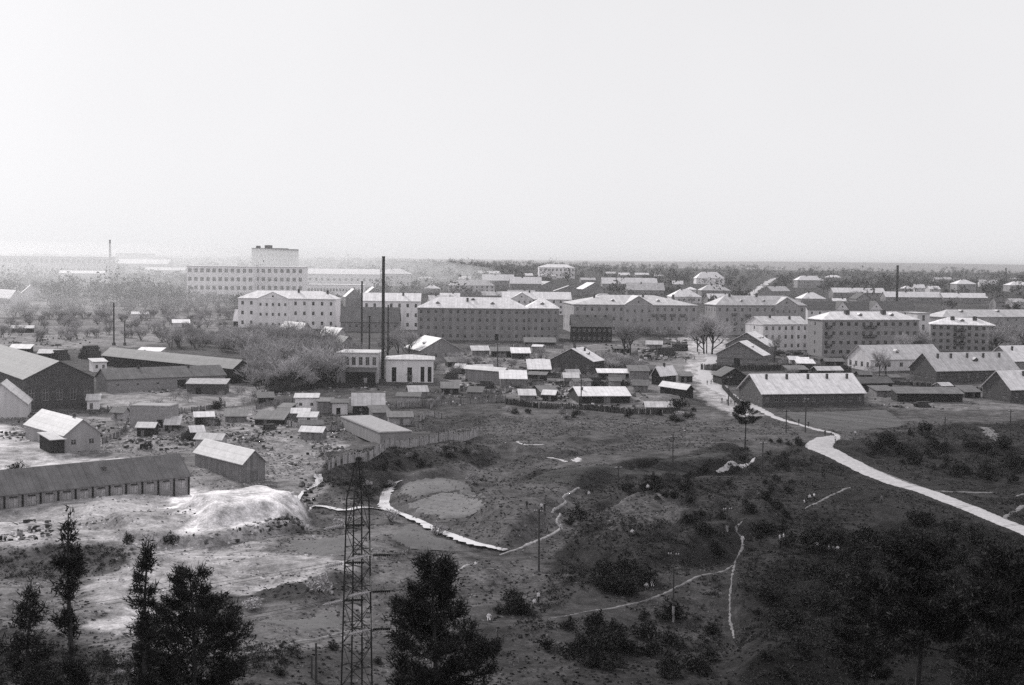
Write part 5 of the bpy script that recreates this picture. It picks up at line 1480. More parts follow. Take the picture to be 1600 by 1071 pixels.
def conifer(name, label, px, D, top_y, width_px, seed, style='pine', low=0.25, lean=0.0, density=1.0, full=0.45):
    """foreground conifer: trunk, limbs and tufts of needles"""
    r = random.Random(seed)
    p = AT(px, D)
    ht = z_at(px, top_y, p) - p.z
    R = width_px / 2 * D / FPX
    root = tag(empty(name, p), label, 'tree', 'dark conifers in front')
    tr = MB()
    tp = [Vector((math.sin(i * 0.9 + seed) * 0.012 * ht * (i / 8) + lean * i / 8, math.cos(i * 1.3 + seed) * 0.01 * ht * (i / 8), -1 + (ht + 1) * i / 8)) for i in range(9)]
    tr.tube(tp, [max(0.02 * ht * (1 - i / 8.3), 0.03) for i in range(9)], 8)
    tr.build('trunk', M_BARK, root, smooth=True)
    lb = MB(); cen, dirs = [], []
    z = low * ht
    while z < ht * 0.985:
        t = (z - low * ht) / (ht - low * ht)
        i = min(int((z + 1) / (ht + 1) * 8), 7); f = (z + 1) / (ht + 1) * 8 - i
        base = tp[i].lerp(tp[i + 1], f)
        if style == 'pine':
            prof = min(1.0, 0.10 + ((1 - t) / full) ** 0.8) * (0.84 + 0.16 * math.sin(t * 17 + seed))
            nb = r.randint(5, 7); rise = 0.12
            stepz = 0.62
        elif style == 'ragged':
            prof = r.choice((0.25, 0.5, 0.7, 1.0, 1.0)) * (1.1 - 0.55 * t); nb = r.randint(2, 5); rise = 0.12
            stepz = ht * 0.028
        else:
            prof = min(1.0, ((1 - t) / full) ** 0.85 + 0.06); nb = r.randint(5, 7); rise = -0.12
            stepz = ht * 0.028
        for k in range(nb):
            a = r.uniform(0, 6.283)
            L = R * prof * r.uniform(0.6, 1.12)
            up = rise + r.uniform(-.15, .2) + (0.4 * t if style != 'spruce' else 0.25 * t)
            d = Vector((math.cos(a), math.sin(a), up)).normalized(); sd_ = Vector((-math.sin(a), math.cos(a), 0))
            mid_ = base + d * L * 0.5 + Vector((0, 0, -0.05 * L)); end = base + d * L + Vector((0, 0, 0.05 * L if style == 'pine' else -0.10 * L))
            lb.tube([base, mid_, end], [0.035 * (1 - t) + .02, 0.022, 0.01], 4, cap=False)
            m = max(3, int(L / 0.20 * density * (1.6 if style == 'pine' else 1.0)))
            for j in range(m):
                q = 0.3 + 0.7 * math.sqrt((j + r.random()) / m) if style == 'pine' else 0.22 + 0.78 * (j + r.random()) / m
                side = r.gauss(0, .22) * L * (1.15 - q * .6)
                c = (base.lerp(mid_, q * 2) if q < .5 else mid_.lerp(end, q * 2 - 1)) + sd_ * side + Vector((0, 0, r.gauss(.05, .07)))
                cen.append(tuple(c)); dirs.append(tuple(d))
        z += stepz * r.uniform(.7, 1.3)
    cen.append(tuple(tp[-1])); dirs.append((0, 0, 1))
    lb.build('limbs', M_BARK, root)
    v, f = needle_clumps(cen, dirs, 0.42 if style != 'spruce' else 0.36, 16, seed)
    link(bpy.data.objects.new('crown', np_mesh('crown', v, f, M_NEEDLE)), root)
    return root
conifer('pine_tree', 'broad dark pine right of the bottom left spruces', 300, 88, 893, 225, 3, low=0.30, full=0.40, density=1.2)
conifer('pine_tree', 'broad dark pine immediately right of the power pylon', 676, 86, 872, 215, 4, low=0.30, full=0.42, density=1.2)
conifer('spruce_tree', 'tall ragged thin spruce with bare gaps at the bottom left', 116, 74, 801, 70, 5, style='ragged', low=0.15, density=2.4)
conifer('spruce_tree', 'thin ragged young conifer touching the left broad pine', 231, 80, 842, 60, 6, style='ragged', low=0.2, density=2.4)
conifer('spruce_tree', 'leafy cone-shaped spruce at the bottom left corner', 46, 68, 905, 130, 7, style='spruce', low=0.2, full=0.42, density=1.2)
conifer('pine_tree', 'wide black pine with bare trunk at the bottom right', 1425, 92, 846, 240, 8, low=0.70, density=1.3, full=0.6)
conifer('pine_tree', 'black pine at the bottom right picture edge', 1560, 84, 850, 200, 9, low=0.66, full=0.6, density=1.2)
conifer('pine_tree', 'lower dark pine left of the wide black pine', 1345, 118, 868, 110, 10, low=0.5, full=0.6)
conifer('pine_tree', 'umbrella-shaped lone pine beside the track into town', 1164, 345, 628, 50, 11, low=0.55, full=0.7)

# prototypes for copies stand at their first place, so build meshes only and place all individuals in loops
def bush_mesh(seed, bare=False):
    r = random.Random(seed)
    lobes = [(r.uniform(-.55, .55), r.uniform(-.55, .55), r.uniform(.25, .75), r.uniform(.35, .6), r.uniform(.35, .6), r.uniform(.25, .5)) for _ in range(7)]
    lobes += [(r.uniform(-.3, .3), r.uniform(-.3, .3), r.uniform(.9, 1.2), .2, .2, .35) for _ in range(3)]
    v, f = leaf_cloud(lobes, 420, 0.13, seed, 0.55)
    me = np_mesh('foliage', v, f, M_TWIG if bare else M_BUSH)
    st = MB()
    for k in range(6):
        a = r.uniform(0, 6.28); st.tube([(0, 0, -.2), (math.cos(a) * .25, math.sin(a) * .25, .4), (math.cos(a) * .5, math.sin(a) * .5, .9)], [.04, .03, .012], 4, cap=False)
    return me, st.mesh('stem', M_BARK)
BUSH = [bush_mesh(s) for s in range(40, 46)]
BARE_BUSH = [bush_mesh(s, True) for s in range(50, 53)]
def place_bush(p, s, label, group, kinds=None):
    me, st = rnd.choice(kinds or BUSH)
    root = tag(empty('bush', p, rnd.uniform(0, 6.28)), label, 'bush', group)
    root.scale = (s * rnd.uniform(.85, 1.3), s * rnd.uniform(.85, 1.3), s * rnd.uniform(.7, 1.1))
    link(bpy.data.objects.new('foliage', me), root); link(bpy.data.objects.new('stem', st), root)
def scatter(poly, n, fn, seed, even=False):
    r = random.Random(seed); k = t = 0
    x0, x1 = min(q[0] for q in poly), max(q[0] for q in poly); y0, y1 = min(q[1] for q in poly), max(q[1] for q in poly)
    while k < n and t < n * 20:
        t += 1
        px, py = r.uniform(x0, x1), r.uniform(y0, y1)
        if not inpoly(poly, np.array([px]), np.array([py]))[0]: continue
        p = G(px, py)
        if not free(p.x, p.y, 0.8): continue
        fn(p, r); k += 1
ROADPTS = [G(*q) for q in [(1690, 872), (1600, 829), (1520, 797), (1440, 765), (1370, 741), (1318, 718), (1284, 704), (1268, 669), (1195, 644)]]
PATHPTS = [[G(*q) for q in [(1160, 815), (1158, 850), (1145, 885), (1140, 945), (1148, 998)]], [G(*q) for q in [(1145, 884), (1050, 922), (960, 950), (860, 967)]],
           [G(*q) for q in [(905, 762), (888, 772), (880, 778), (884, 785), (868, 795), (862, 802)]], [G(*q) for q in [(876, 803), (870, 815), (877, 825), (866, 833), (840, 845), (810, 858), (780, 868)]]]
def off_road(p, d=5.0):
    if seg_dist(ROADPTS, np.array([p.x]), np.array([p.y]))[0] < d: return False
    return all(seg_dist(q, np.array([p.x]), np.array([p.y]))[0] > 1.4 for q in PATHPTS)
for poly, n, smin, smax, lab, seed in (
    ([(920, 890), (970, 875), (1030, 905), (1010, 935), (950, 930)], 16, 1.0, 1.9, 'dark bush in the clump above the slanting path', 1),
    ([(1000, 760), (1080, 735), (1240, 750), (1230, 830), (1120, 870), (1060, 820)], 36, 0.6, 1.3, 'dark low bush on the slope between the hummocks and the road', 2),
    ([(1225, 830), (1300, 840), (1420, 830), (1420, 960), (1300, 930), (1230, 880)], 26, 1.0, 2.2, 'black bush in the thicket behind the picnickers', 3),
    ([(1400, 800), (1590, 850), (1600, 990), (1420, 960)], 20, 1.0, 2.2, 'black bush in the gloom under the right pines', 4),
    ([(1330, 690), (1420, 672), (1600, 700), (1600, 760), (1440, 745), (1370, 722)], 38, 0.8, 2.0, 'dark bush in the hollow beyond the pale road', 5),
    ([(750, 935), (825, 925), (828, 960), (770, 968)], 9, 0.7, 1.3, 'bush beside the couple on the meadow', 6),
    ([(900, 970), (1100, 960), (1150, 1060), (960, 1060), (830, 1030)], 32, 0.7, 1.5, 'dark bush at the bottom of the slope', 7),
    ([(1160, 930), (1400, 960), (1420, 1060), (1180, 1060)], 16, 0.7, 1.5, 'dim low bush near the bottom right trunk', 8),
    ([(1150, 690), (1260, 690), (1250, 735), (1170, 745)], 14, 0.6, 1.1, 'dark bush below the lone pine', 9),
    ([(950, 755), (1030, 750), (1060, 775), (980, 790)], 10, 0.7, 1.2, 'dark bush on the hummocks at the thin pole', 10)):
    def fn(p, r, smin=smin, smax=smax, lab=lab, poly=poly):
        if off_road(p):
            t = r.random(); z_, a_, b_ = which(p, poly, t)
            l2 = '%s %s, %s %s' % (z_, lab, b_, a_)
            place_bush(p, (smin + t * (smax - smin)) * 1.45, l2, l2)
    scatter(poly, n, fn, seed)
for px, py, s, lab in ((905, 812, 2.6, 'big round dark bush right of the winding path'), (890, 820, 1.8, 'smaller bush under the big round one'), (682, 838, 1.9, 'round twiggy bush over the middle of the stream'),
                       (610, 815, 2.0, 'twiggy bush on the left bank of the stream'), (530, 825, 2.0, 'twiggy bush left of the pylon by the ditch'), (740, 755, 1.8, 'twiggy bush behind the pale garden plot'),
                       (500, 925, 2.2, 'wide twiggy bush left of the pylon'), (395, 950, 1.6, 'twiggy bush at the edge of the light field'), (340, 640, 2.4, 'dark bush at the brick shed'), (440, 640, 2.2, 'dark bush beyond the plank hut'),
                       (600, 735, 1.8, 'dark bush on the bank behind the pylon'), (655, 730, 2.0, 'bush on the bank above the stream bend'), (560, 760, 1.8, 'dark bush on the bank left of the stream'), (700, 715, 2.0, 'bush under the plank fence'),
                       (1060, 640, 3.2, 'tall dark bush at the corner of the street'), (200, 850, 1.6, 'dark bush on the sand behind the ragged spruce'), (270, 850, 1.6, 'dark bush below the sand heap'), (30, 735, 2.2, 'dark bush at the left edge by the lane')):
    place_bush(G(px, py), s, lab, 'single bushes', BARE_BUSH if 'twiggy' in lab else None)
zone = [(-20, 1010), (330, 1030), (560, 1010), (640, 1030), (640, 1080), (-20, 1085)]
def fn(p, r, poly=zone):
    t = r.random(); z_, a_, b_ = which(p, poly, t)
    l2 = '%s %s, %s %s' % (z_, 'straggly bush on the dim slope at the bottom left', b_, a_)
    place_bush(p, .6 + t * (1.5 - .6), l2, l2, BARE_BUSH + BUSH)
scatter(zone, 24, fn, 12)
zone = [(500, 745), (600, 705), (720, 692), (785, 720), (640, 755), (560, 790)]
def fn(p, r, poly=zone):
    t = r.random(); z_, a_, b_ = which(p, poly, t)
    l2 = '%s %s, %s %s' % (z_, 'twiggy shrub on the dark banks around the stream head', b_, a_)
    place_bush(p, .8 + t * (1.6 - .8), l2, l2, BARE_BUSH + BUSH)
scatter(zone, 18, fn, 13)
zone = [(440, 600), (600, 600), (720, 600), (800, 625), (700, 690), (600, 640), (430, 640)]
def fn(p, r, poly=zone):
    t = r.random(); z_, a_, b_ = which(p, poly, t)
    l2 = '%s %s, %s %s' % (z_, 'small shrub at the fence line under the boiler house', b_, a_)
    place_bush(p, .5 + t * (1.1 - .5), l2, l2, BARE_BUSH)
scatter(zone, 18, fn, 14)
zone = [(790, 634), (900, 646), (1070, 650), (1090, 636), (1100, 660), (900, 660), (790, 645)]
def fn(p, r, poly=zone):
    t = r.random(); z_, a_, b_ = which(p, poly, t)
    l2 = '%s %s, %s %s' % (z_, 'dark weedy bush on the bank below the middle yards', b_, a_)
    place_bush(p, .9 + t * (2.0 - .9), l2, l2, BUSH + BARE_BUSH)
scatter(zone, 20, fn, 15)

def bare_tree_mesh(seed, brush=False):
    r = random.Random(seed)
    tr, tw = MB(), MB()
    def twig(p, d, L):
        s = d.cross(Vector((r.gauss(0, 1), r.gauss(0, 1), r.gauss(0, 1)))).normalized() * 0.028
        tw.tri(p - s, p + d * L, p + s)
    def grow(p, d, L, rad, lev):
        e = p + d * L
        if lev < 3:
            tr.tube([p, e], [rad, rad * 0.65], 5 if lev < 2 else 3, cap=False)
        else:
            s = d.cross(Vector((r.gauss(0, 1), r.gauss(0, 1), r.gauss(0, 1)))).normalized() * max(rad, .02)
            tw.quad(p - s, p + s, e + s * .5, e - s * .5)
        if lev == 4:
            for _ in range(3):
                q = p + d * L * r.uniform(.2, 1)
                twig(q, (d + Vector((r.gauss(0, .6), r.gauss(0, .6), r.gauss(.15, .4)))).normalized(), r.uniform(.5, 1.1))
            return
        for k in range((7, 4, 4, 3)[lev]):
            t = r.uniform(.40, 1.0) if lev else r.uniform(.25, 1.0)
            nd = (d + Vector((r.gauss(0, .5), r.gauss(0, .5), r.gauss(.2, .25)))).normalized()
            grow(p + d * L * t, nd, L * r.uniform(.5, .78), rad * .55, lev + 1)
    if brush:
        for k in range(6):
            grow(Vector((r.gauss(0, .5), r.gauss(0, .5), -.3)), Vector((r.gauss(0, .32), r.gauss(0, .32), 1)).normalized(), r.uniform(1.6, 2.6), 0.07, 1)
    else:
        grow(Vector((0, 0, -.3)), Vector((r.gauss(0, .05), r.gauss(0, .05), 1)).normalized(), 3.0, 0.15, 0)
    return tr.mesh('trunk', M_BARK), tw.mesh('crown', M_TWIG)
BARE = [bare_tree_mesh(s) for s in (61, 62, 63, 64, 65)]
BRUSH = [bare_tree_mesh(s, True) for s in (71, 72, 73, 74)]
br_h = [max(v.co.z for v in b[1].vertices) for b in BRUSH]
bm_h = [max(v.co.z for v in b[1].vertices) for b in BARE]
def place_tree(p, h, label, group, kinds=None, wide=1.0, name='bare_tree'):
    MS, HS = (BRUSH, br_h) if kinds == 'brush' else (BARE, bm_h)
    k = rnd.randrange(len(MS))
    root = tag(empty(name, p, rnd.uniform(0, 6.28)), label, 'tree', group)
    s = h / HS[k]
    root.scale = (s * wide, s * wide, s)
    link(bpy.data.objects.new('trunk', MS[k][0]), root); link(bpy.data.objects.new('crown', MS[k][1]), root)
for px, py, top, wide, lab in ((985, 556, 494, 1.15, 'big bare willow beside the dark wooden house'), (975, 558, 505, 1.0, 'lesser bare willow leaning on the big one'), (1100, 553, 484, 1.1, 'wide bare tree where the street enters the town'),
                         (1112, 554, 487, 1.1, 'second bare tree of the street pair'), (1090, 550, 495, 1.0, 'bare tree on the left of the street pair'), (1210, 566, 518, .9, 'slim bare tree between log house and three-storey block'),
                         (1374, 588, 541, .9, 'bare bushy tree before the pale-gabled barrack'), (1384, 590, 548, .9, 'bare bush-like tree beside the pale-gabled barrack'), (622, 558, 506, 1.2, 'rounded bare tree right of the thin stacks'),
                         (606, 560, 512, 1.1, 'bare tree behind the tall stack'), (640, 562, 515, 1.0, 'bare tree left of the pale-roofed gabled house'), (845, 572, 540, 1.0, 'bare tree behind the blank-roofed shed'), (1190, 520, 478, 1.0, 'bare tree before the gabled projection block')):
    p = G(px, py); place_tree(p, z_at(px, top, p) - p.z, lab, 'single bare trees', wide=wide)
for poly, n, h0, h1, lab, seed in (
    ([(380, 560), (440, 540), (540, 555), (545, 595), (480, 612), (400, 610)], 70, 8, 15, 'bare tree in the dense thicket left of the boiler annex', 21),
    ([(240, 532), (360, 530), (460, 530), (460, 556), (380, 552), (250, 545)], 56, 5, 10, 'bare tree in the thicket behind the long storehouses', 22),
    ([(0, 500), (150, 495), (360, 505), (360, 530), (0, 535)], 70, 4, 7.5, 'bare garden tree in the left haze', 23),
    ([(1385, 545), (1440, 540), (1450, 562), (1400, 568)], 12, 9, 13, 'dark tree in front of the right four-storey block', 25),
    ([(1545, 530), (1640, 530), (1640, 562), (1550, 556)], 22, 10, 15, 'dark tree before the right picture edge blocks', 26),
    ([(930, 575), (1000, 566), (1005, 590), (940, 590)], 10, 4, 7, 'low bare tree around the bright-strip shed', 27),
    ([(1000, 522), (1095, 522), (1095, 530), (1000, 530)], 9, 5, 7, 'small street tree along the pediment block', 28),
    ([(660, 575), (740, 560), (760, 585), (690, 600)], 9, 4, 6, 'low bare tree right of the boiler house', 29),
    ([(870, 560), (1010, 552), (1000, 575), (950, 580)], 8, 4, 7, 'low bare tree behind the dark gabled house', 30)):
    def fn(p, r, h0=h0, h1=h1, lab=lab, poly=poly):
        t = r.random(); z_, a_, b_ = which(p, poly, t)
        l2 = '%s %s, %s %s' % (z_, lab, b_, a_)
        place_tree(p, h0 + t * (h1 - h0), l2, l2, kinds='brush' if h1 < 11 or 'thicket' in lab else None, wide=r.uniform(.9, 1.4))
    scatter(poly, n, fn, seed)

# far garden trees that run together between the roofs
def far_trees():
    V, F, off = [], [], 0
    src = []
    for tr, cr in BARE[:2] + BRUSH:
        v = []; f = []
        for me in (tr, cr):
            co = np.empty(len(me.vertices) * 3, np.float32); me.vertices.foreach_get('co', co)
            b = sum(len(a) for a in v)
            v.append(co.reshape(-1, 3)); f += [[b + i for i in p.vertices] for p in me.polygons]
        tri = [t for q in f for t in (([q[0], q[1], q[2]], [q[0], q[2], q[3]]) if len(q) == 4 else ([q[0], q[1], q[2]],))]
        src.append((np.concatenate(v), np.array(tri)))
    r2 = random.Random(3)
    def add(p, r, h0=6, h1=11):
        if p.y < 640: h0, h1 = 2, 5
        nonlocal off
        k = r2.randrange(len(src)); v, f = src[k]
        keep = np.random.default_rng(r2.randrange(10 ** 6)).random(len(f)) < 0.45
        s_ = r2.uniform(h0, h1) / (bm_h[:2] + br_h)[k]; a = r2.uniform(0, 6.28); wd = r2.uniform(1.0, 1.5)
        c, sn = math.cos(a) * s_ * wd, math.sin(a) * s_ * wd
        V.append(np.stack([v[:, 0] * c - v[:, 1] * sn + p.x, v[:, 0] * sn + v[:, 1] * c + p.y, v[:, 2] * s_ + p.z], 1)); F.append(f[keep] + off); off += len(v)
    for poly, n, sd_ in (([(0, 470), (280, 465), (360, 480), (360, 505), (0, 500)], 90, 24), ([(280, 458), (660, 455), (660, 480), (560, 478), (300, 480)], 50, 31),
                        ([(660, 452), (1090, 452), (1090, 462), (660, 462)], 45, 32), ([(1100, 445), (1600, 455), (1600, 500), (1440, 505), (1270, 480), (1100, 462)], 80, 33), ([(0, 440), (290, 440), (290, 468), (0, 468)], 90, 34), ([(600, 560), (700, 545), (860, 545), (1000, 560), (990, 610), (840, 622), (700, 612), (600, 606)], 60, 35), ([(640, 462), (1100, 462), (1100, 478), (640, 478)], 40, 36), ([(1230, 560), (1330, 560), (1600, 590), (1600, 606), (1340, 606), (1230, 590)], 26, 37), ([(160, 600), (400, 615), (480, 640), (300, 700), (180, 690)], 26, 38)):
        scatter(poly, n, add, sd_)
    tag(link(bpy.data.objects.new('far_trees', np_mesh('far_trees', np.concatenate(V), np.concatenate(F), M_TWIG))), 'bare far trees running together between the roofs', kind='stuff')
far_trees()

# horizon woods: a mass nobody could count
def forest():
    g = np.random.default_rng(77)
    V, F, off = [], [], 0
    street = [G(*q) for q in [(1165, 470), (1180, 455), (1200, 441), (1215, 434)]]
    street.append(street[-1] + (street[-1] - street[-2]) * 4)
    n = 6200
    y = 950 + 3600 * g.random(n) ** 1.6
    x = (g.random(n) * 2 - 1) * y * 0.44
    sdist = seg_dist(street, x, y)
    fx = np.array([f[0] for f in FOOT]); fy = np.array([f[1] for f in FOOT]); fr = np.array([f[2] for f in FOOT])
    dens = lattice_noise(x, y, 120, 9) + 0.5 - np.clip((1500 - y) / 3000, 0, .12); lump = lattice_noise(x, y, 55, 19) * 2
    for i in range(n):
        if sdist[i] < 16 or dens[i] < 0.42: continue
        # keep the fronts of buildings open
        ang = np.abs(x[i] / y[i] - fx / fy); ahead = fy - y[i]
        if np.any((ang < (fr + 4) / fy) & (ahead > -fr - 4) & (ahead < 260)) and g.random() < 0.93: continue
        h = g.uniform(8, 15) * (1 + 0.7 * max(-.3, lump[i])); w = h * g.uniform(.30, .48); z = float(zt(x[i], y[i]))
        if g.random() < .07 and lump[i] > .1: h *= 1.45; w *= 1.5
        lobes = [(x[i] + g.normal() * w * .45, y[i] + g.normal() * w * .45, z + h * g.uniform(.42, .8), w * .75, w * .75, h * .26) for _ in range(4)]
        v, f = leaf_cloud(lobes, 46, 1.3, int(g.integers(1e9)), .8)
        V.append(v); F.append(f + off); off += len(v)
        tv = np.array([(x[i] - .3, y[i], z - 1), (x[i] + .3, y[i], z - 1), (x[i], y[i], z + h * .6)])
        V.append(tv); F.append(np.array([[off, off + 1, off + 2]])); off += 3
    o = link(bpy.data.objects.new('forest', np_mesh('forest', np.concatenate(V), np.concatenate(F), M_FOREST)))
    tag(o, 'dark woods filling the land up to the horizon', kind='stuff')
forest()

# low undergrowth that covers the dark slope
def undergrowth():
    g = np.random.default_rng(15)
    V, F, off = [], [], 0
    zones = [([(880, 880), (960, 790), (1080, 740), (1240, 700), (1330, 690), (1420, 672), (1640, 690), (1660, 1090), (760, 1090), (800, 980)], 3000, .2, 1.0),
             ([(1300, 830), (1640, 840), (1640, 1090), (1250, 1000)], 700, .0, 1.5), ([(640, 740), (800, 690), (1100, 700), (1130, 760), (900, 780), (800, 850), (740, 800)], 380, .25, .7),
             ([(490, 745), (600, 700), (720, 690), (780, 720), (620, 756), (560, 792)], 320, .0, .8), ([(-40, 1000), (330, 1020), (640, 1000), (660, 1100), (-40, 1100)], 700, .0, .9), ([(0, 868), (150, 852), (240, 868), (110, 905), (0, 905)], 160, .0, .7)]
    for poly, n, thr, sc in zones:
        w = [G(*q) for q in poly]
        x0, x1 = min(p.x for p in w), max(p.x for p in w); y0, y1 = min(p.y for p in w), max(p.y for p in w)
        x = g.uniform(x0, x1, n * 4); y = g.uniform(y0, y1, n * 4)
        ok = inpoly(w, x, y) & (lattice_noise(x, y, 18, 25) + lattice_noise(x, y, 7, 26) * .6 > thr - .1) & (seg_dist(ROADPTS, x, y) > 5)
        for q in PATHPTS: ok &= seg_dist(q, x, y) > 1.3
        x, y = x[ok][:n], y[ok][:n]; z = zt(x, y)
        for i in range(len(x)):
            rr = g.uniform(.4, 1.2) * sc; h = g.uniform(.25, .7) * sc
            v, f = leaf_cloud([(x[i], y[i], z[i] + h * .4, rr, rr, h)], 34, .17 * (.6 + .4 * sc), int(g.integers(1e9)), .6)
            V.append(v); F.append(f + off); off += len(v)
    tag(link(bpy.data.objects.new('undergrowth', np_mesh('undergrowth', np.concatenate(V), np.concatenate(F), mat('undergrowth', 0.02, amount=.6, scale=.15)))), 'low dark undergrowth covering the slopes', kind='stuff')
undergrowth()

# rough grass on the meadows
def grass():
    g = np.random.default_rng(5)
    n = 70000
    y = np.sqrt(g.random(n) * (400 ** 2 - 128 ** 2) + 128 ** 2); x = (g.random(n) * 2 - 1) * (y * 0.40)
    keep = lattice_noise(x, y, 12, 14) + lattice_noise(x, y, 4, 15) > -0.15
    keep &= seg_dist(ROADPTS, x, y) > 4.6
    keep &= seg_dist(STREAM, x, y) > 2.4
    for q in PATHPTS: keep &= seg_dist(q, x, y) > 0.7
    i = np.clip(np.searchsorted(XS, x) - 1, 0, len(XS) - 2); j = np.clip(np.searchsorted(YS, y) - 1, 0, len(YS) - 2)
    tone = TONE[j, i]
    keep &= (tone < 0.2) | ((tone < 0.4) & (g.random(len(x)) < .45))
    x, y, tone = x[keep], y[keep], tone[keep]
    n = len(x); z = zt(x, y)
    a = g.random(n) * 6.28; h = g.uniform(.06, .26, n); w = g.uniform(.10, .40, n)
    dx, dy = np.cos(a) * w, np.sin(a) * w
    lx, ly = g.normal(size=n) * .15, g.normal(size=n) * .15
    c = np.stack([x, y, z - .03], 1)
    v = []
    for k in range(2):
        ca, sa = (dx, dy) if k == 0 else (-dy, dx)
        v.append(np.stack([c - np.stack([ca, sa, 0 * ca], 1), c + np.stack([ca, sa, 0 * ca], 1), c + np.stack([lx + ca * .6, ly + sa * .6, h], 1), c + np.stack([lx - ca * .5, ly - sa * .5, h * .8], 1)], 1))
    v = np.concatenate(v).reshape(-1, 3)
    t = np.concatenate([np.repeat(tone * g.uniform(1.0, 2.6, n), 4)] * 2)
    o = link(bpy.data.objects.new('grass', np_mesh('grass', v, np.arange(len(v)).reshape(-1, 4), mat('dry_grass', .1, attr='tone', amount=.3, scale=2), t)))
    tag(o, 'tufts of dry grass all over the meadow', kind='stuff')
grass()

# ------------------------------------------------------------------ people
def person_mesh(pose, top, bottom, seed):
    if pose == 'sit':
        J = {'pel': (0, 0, .14), 'waist': (0, .05, .34), 'chest': (0, .06, .55), 'neck': (0, .04, .70), 'head': (0, .02, .82), 'crown': (0, .03, .92),
             'hl': (-.1, 0, .13), 'kl': (-.16, -.42, .36), 'al': (-.15, -.75, .08), 'tl': (-.15, -.92, .06), 'hr': (.1, 0, .13), 'kr': (.14, -.45, .16), 'ar': (.15, -.85, .08), 'tr': (.16, -1.0, .1),
             'sl': (-.2, .05, .62), 'el': (-.28, -.1, .40), 'wl': (-.18, -.35, .36), 'sr': (.2, .05, .62), 'er': (.3, .1, .38), 'wr': (.3, .2, .1)}
    else:
        s = .26 if pose == 'walk' else .04
        J = {'pel': (0, 0, .92), 'waist': (0, 0, 1.08), 'chest': (0, -.01, 1.30), 'neck': (0, -.02, 1.46), 'head': (0, -.03, 1.58), 'crown': (0, -.03, 1.68),
             'hl': (-.09, 0, .88), 'kl': (-.10, -s * .7, .48), 'al': (-.10, -s, .09), 'tl': (-.11, -s - .17, .04), 'hr': (.09, 0, .88), 'kr': (.10, s * .35, .48), 'ar': (.10, s, .10), 'tr': (.11, s - .15, .04),
             'sl': (-.19, 0, 1.38), 'el': (-.25, s * .4, 1.10), 'wl': (-.24, s * .3 - .08, .84), 'sr': (.19, 0, 1.38), 'er': (.25, -s * .3, 1.10), 'wr': (.24, -s * .7 - .05, .86)}
    Rd = {'pel': .13, 'waist': .12, 'chest': .15, 'neck': .055, 'head': .095, 'crown': .075, 'hl': .09, 'kl': .06, 'al': .045, 'tl': .04, 'hr': .09, 'kr': .06, 'ar': .045, 'tr': .04,
          'sl': .06, 'el': .042, 'wl': .035, 'sr': .06, 'er': .042, 'wr': .035}
    E = [('pel', 'waist'), ('waist', 'chest'), ('chest', 'neck'), ('neck', 'head'), ('head', 'crown'), ('pel', 'hl'), ('hl', 'kl'), ('kl', 'al'), ('al', 'tl'), ('pel', 'hr'), ('hr', 'kr'), ('kr', 'ar'), ('ar', 'tr'),
         ('chest', 'sl'), ('sl', 'el'), ('el', 'wl'), ('chest', 'sr'), ('sr', 'er'), ('er', 'wr')]
    names = list(J)
    me = bpy.data.meshes.new('person_base')
    me.from_pydata([J[n] for n in names], [(names.index(a), names.index(b)) for a, b in E], [])
    o = bpy.data.objects.new('person_base', me); col.objects.link(o)
    o.modifiers.new('skin', 'SKIN'); sub = o.modifiers.new('sub', 'SUBSURF'); sub.levels = 1
    if not me.skin_vertices:
        bpy.context.view_layer.objects.active = o
    for i, n in enumerate(names):
        sv = me.skin_vertices[0].data[i]; sv.radius = (Rd[n], Rd[n]); sv.use_root = (n == 'pel')
    dg = bpy.context.evaluated_depsgraph_get()
    res = bpy.data.meshes.new_from_object(o.evaluated_get(dg))
    bpy.data.objects.remove(o)
    res.name = 'person'
    res.materials.clear()
    for m in (bottom, top, M_SKIN, M_HAIR, M_CLOTHDARK): res.materials.append(m)
    hz, nz, pz = J['head'][2], J['neck'][2], J['pel'][2]
    for f in res.polygons:
        c = f.center
        if c.z > nz + .02: f.material_index = 3 if (c.z > hz + .045 or c.y > J['head'][1] + .03) else 2
        elif pose != 'sit' and abs(c.x) > .2 and c.z < .98: f.material_index = 2
        elif c.z > pz + .06 and (pose != 'sit' or c.y > -.2): f.material_index = 1
        elif pose != 'sit' and c.z < .1: f.material_index = 4
        else: f.material_index = 0
        f.use_smooth = True
    return res
PM = {}
def person(px, py, pose, top, bottom, rz, label, group):
    k = (pose, top.name, bottom.name)
    if k not in PM: PM[k] = person_mesh(pose, top, bottom, 1)
    o = link(bpy.data.objects.new('person', PM[k])); o.location = G(px, py); o.rotation_euler = (0, 0, rz)
    o.location.z += 0.02
    tag(o, label, 'person', group)
WH, DK, GR = M_CLOTHWHITE, M_CLOTHDARK, M_CLOTHGREY
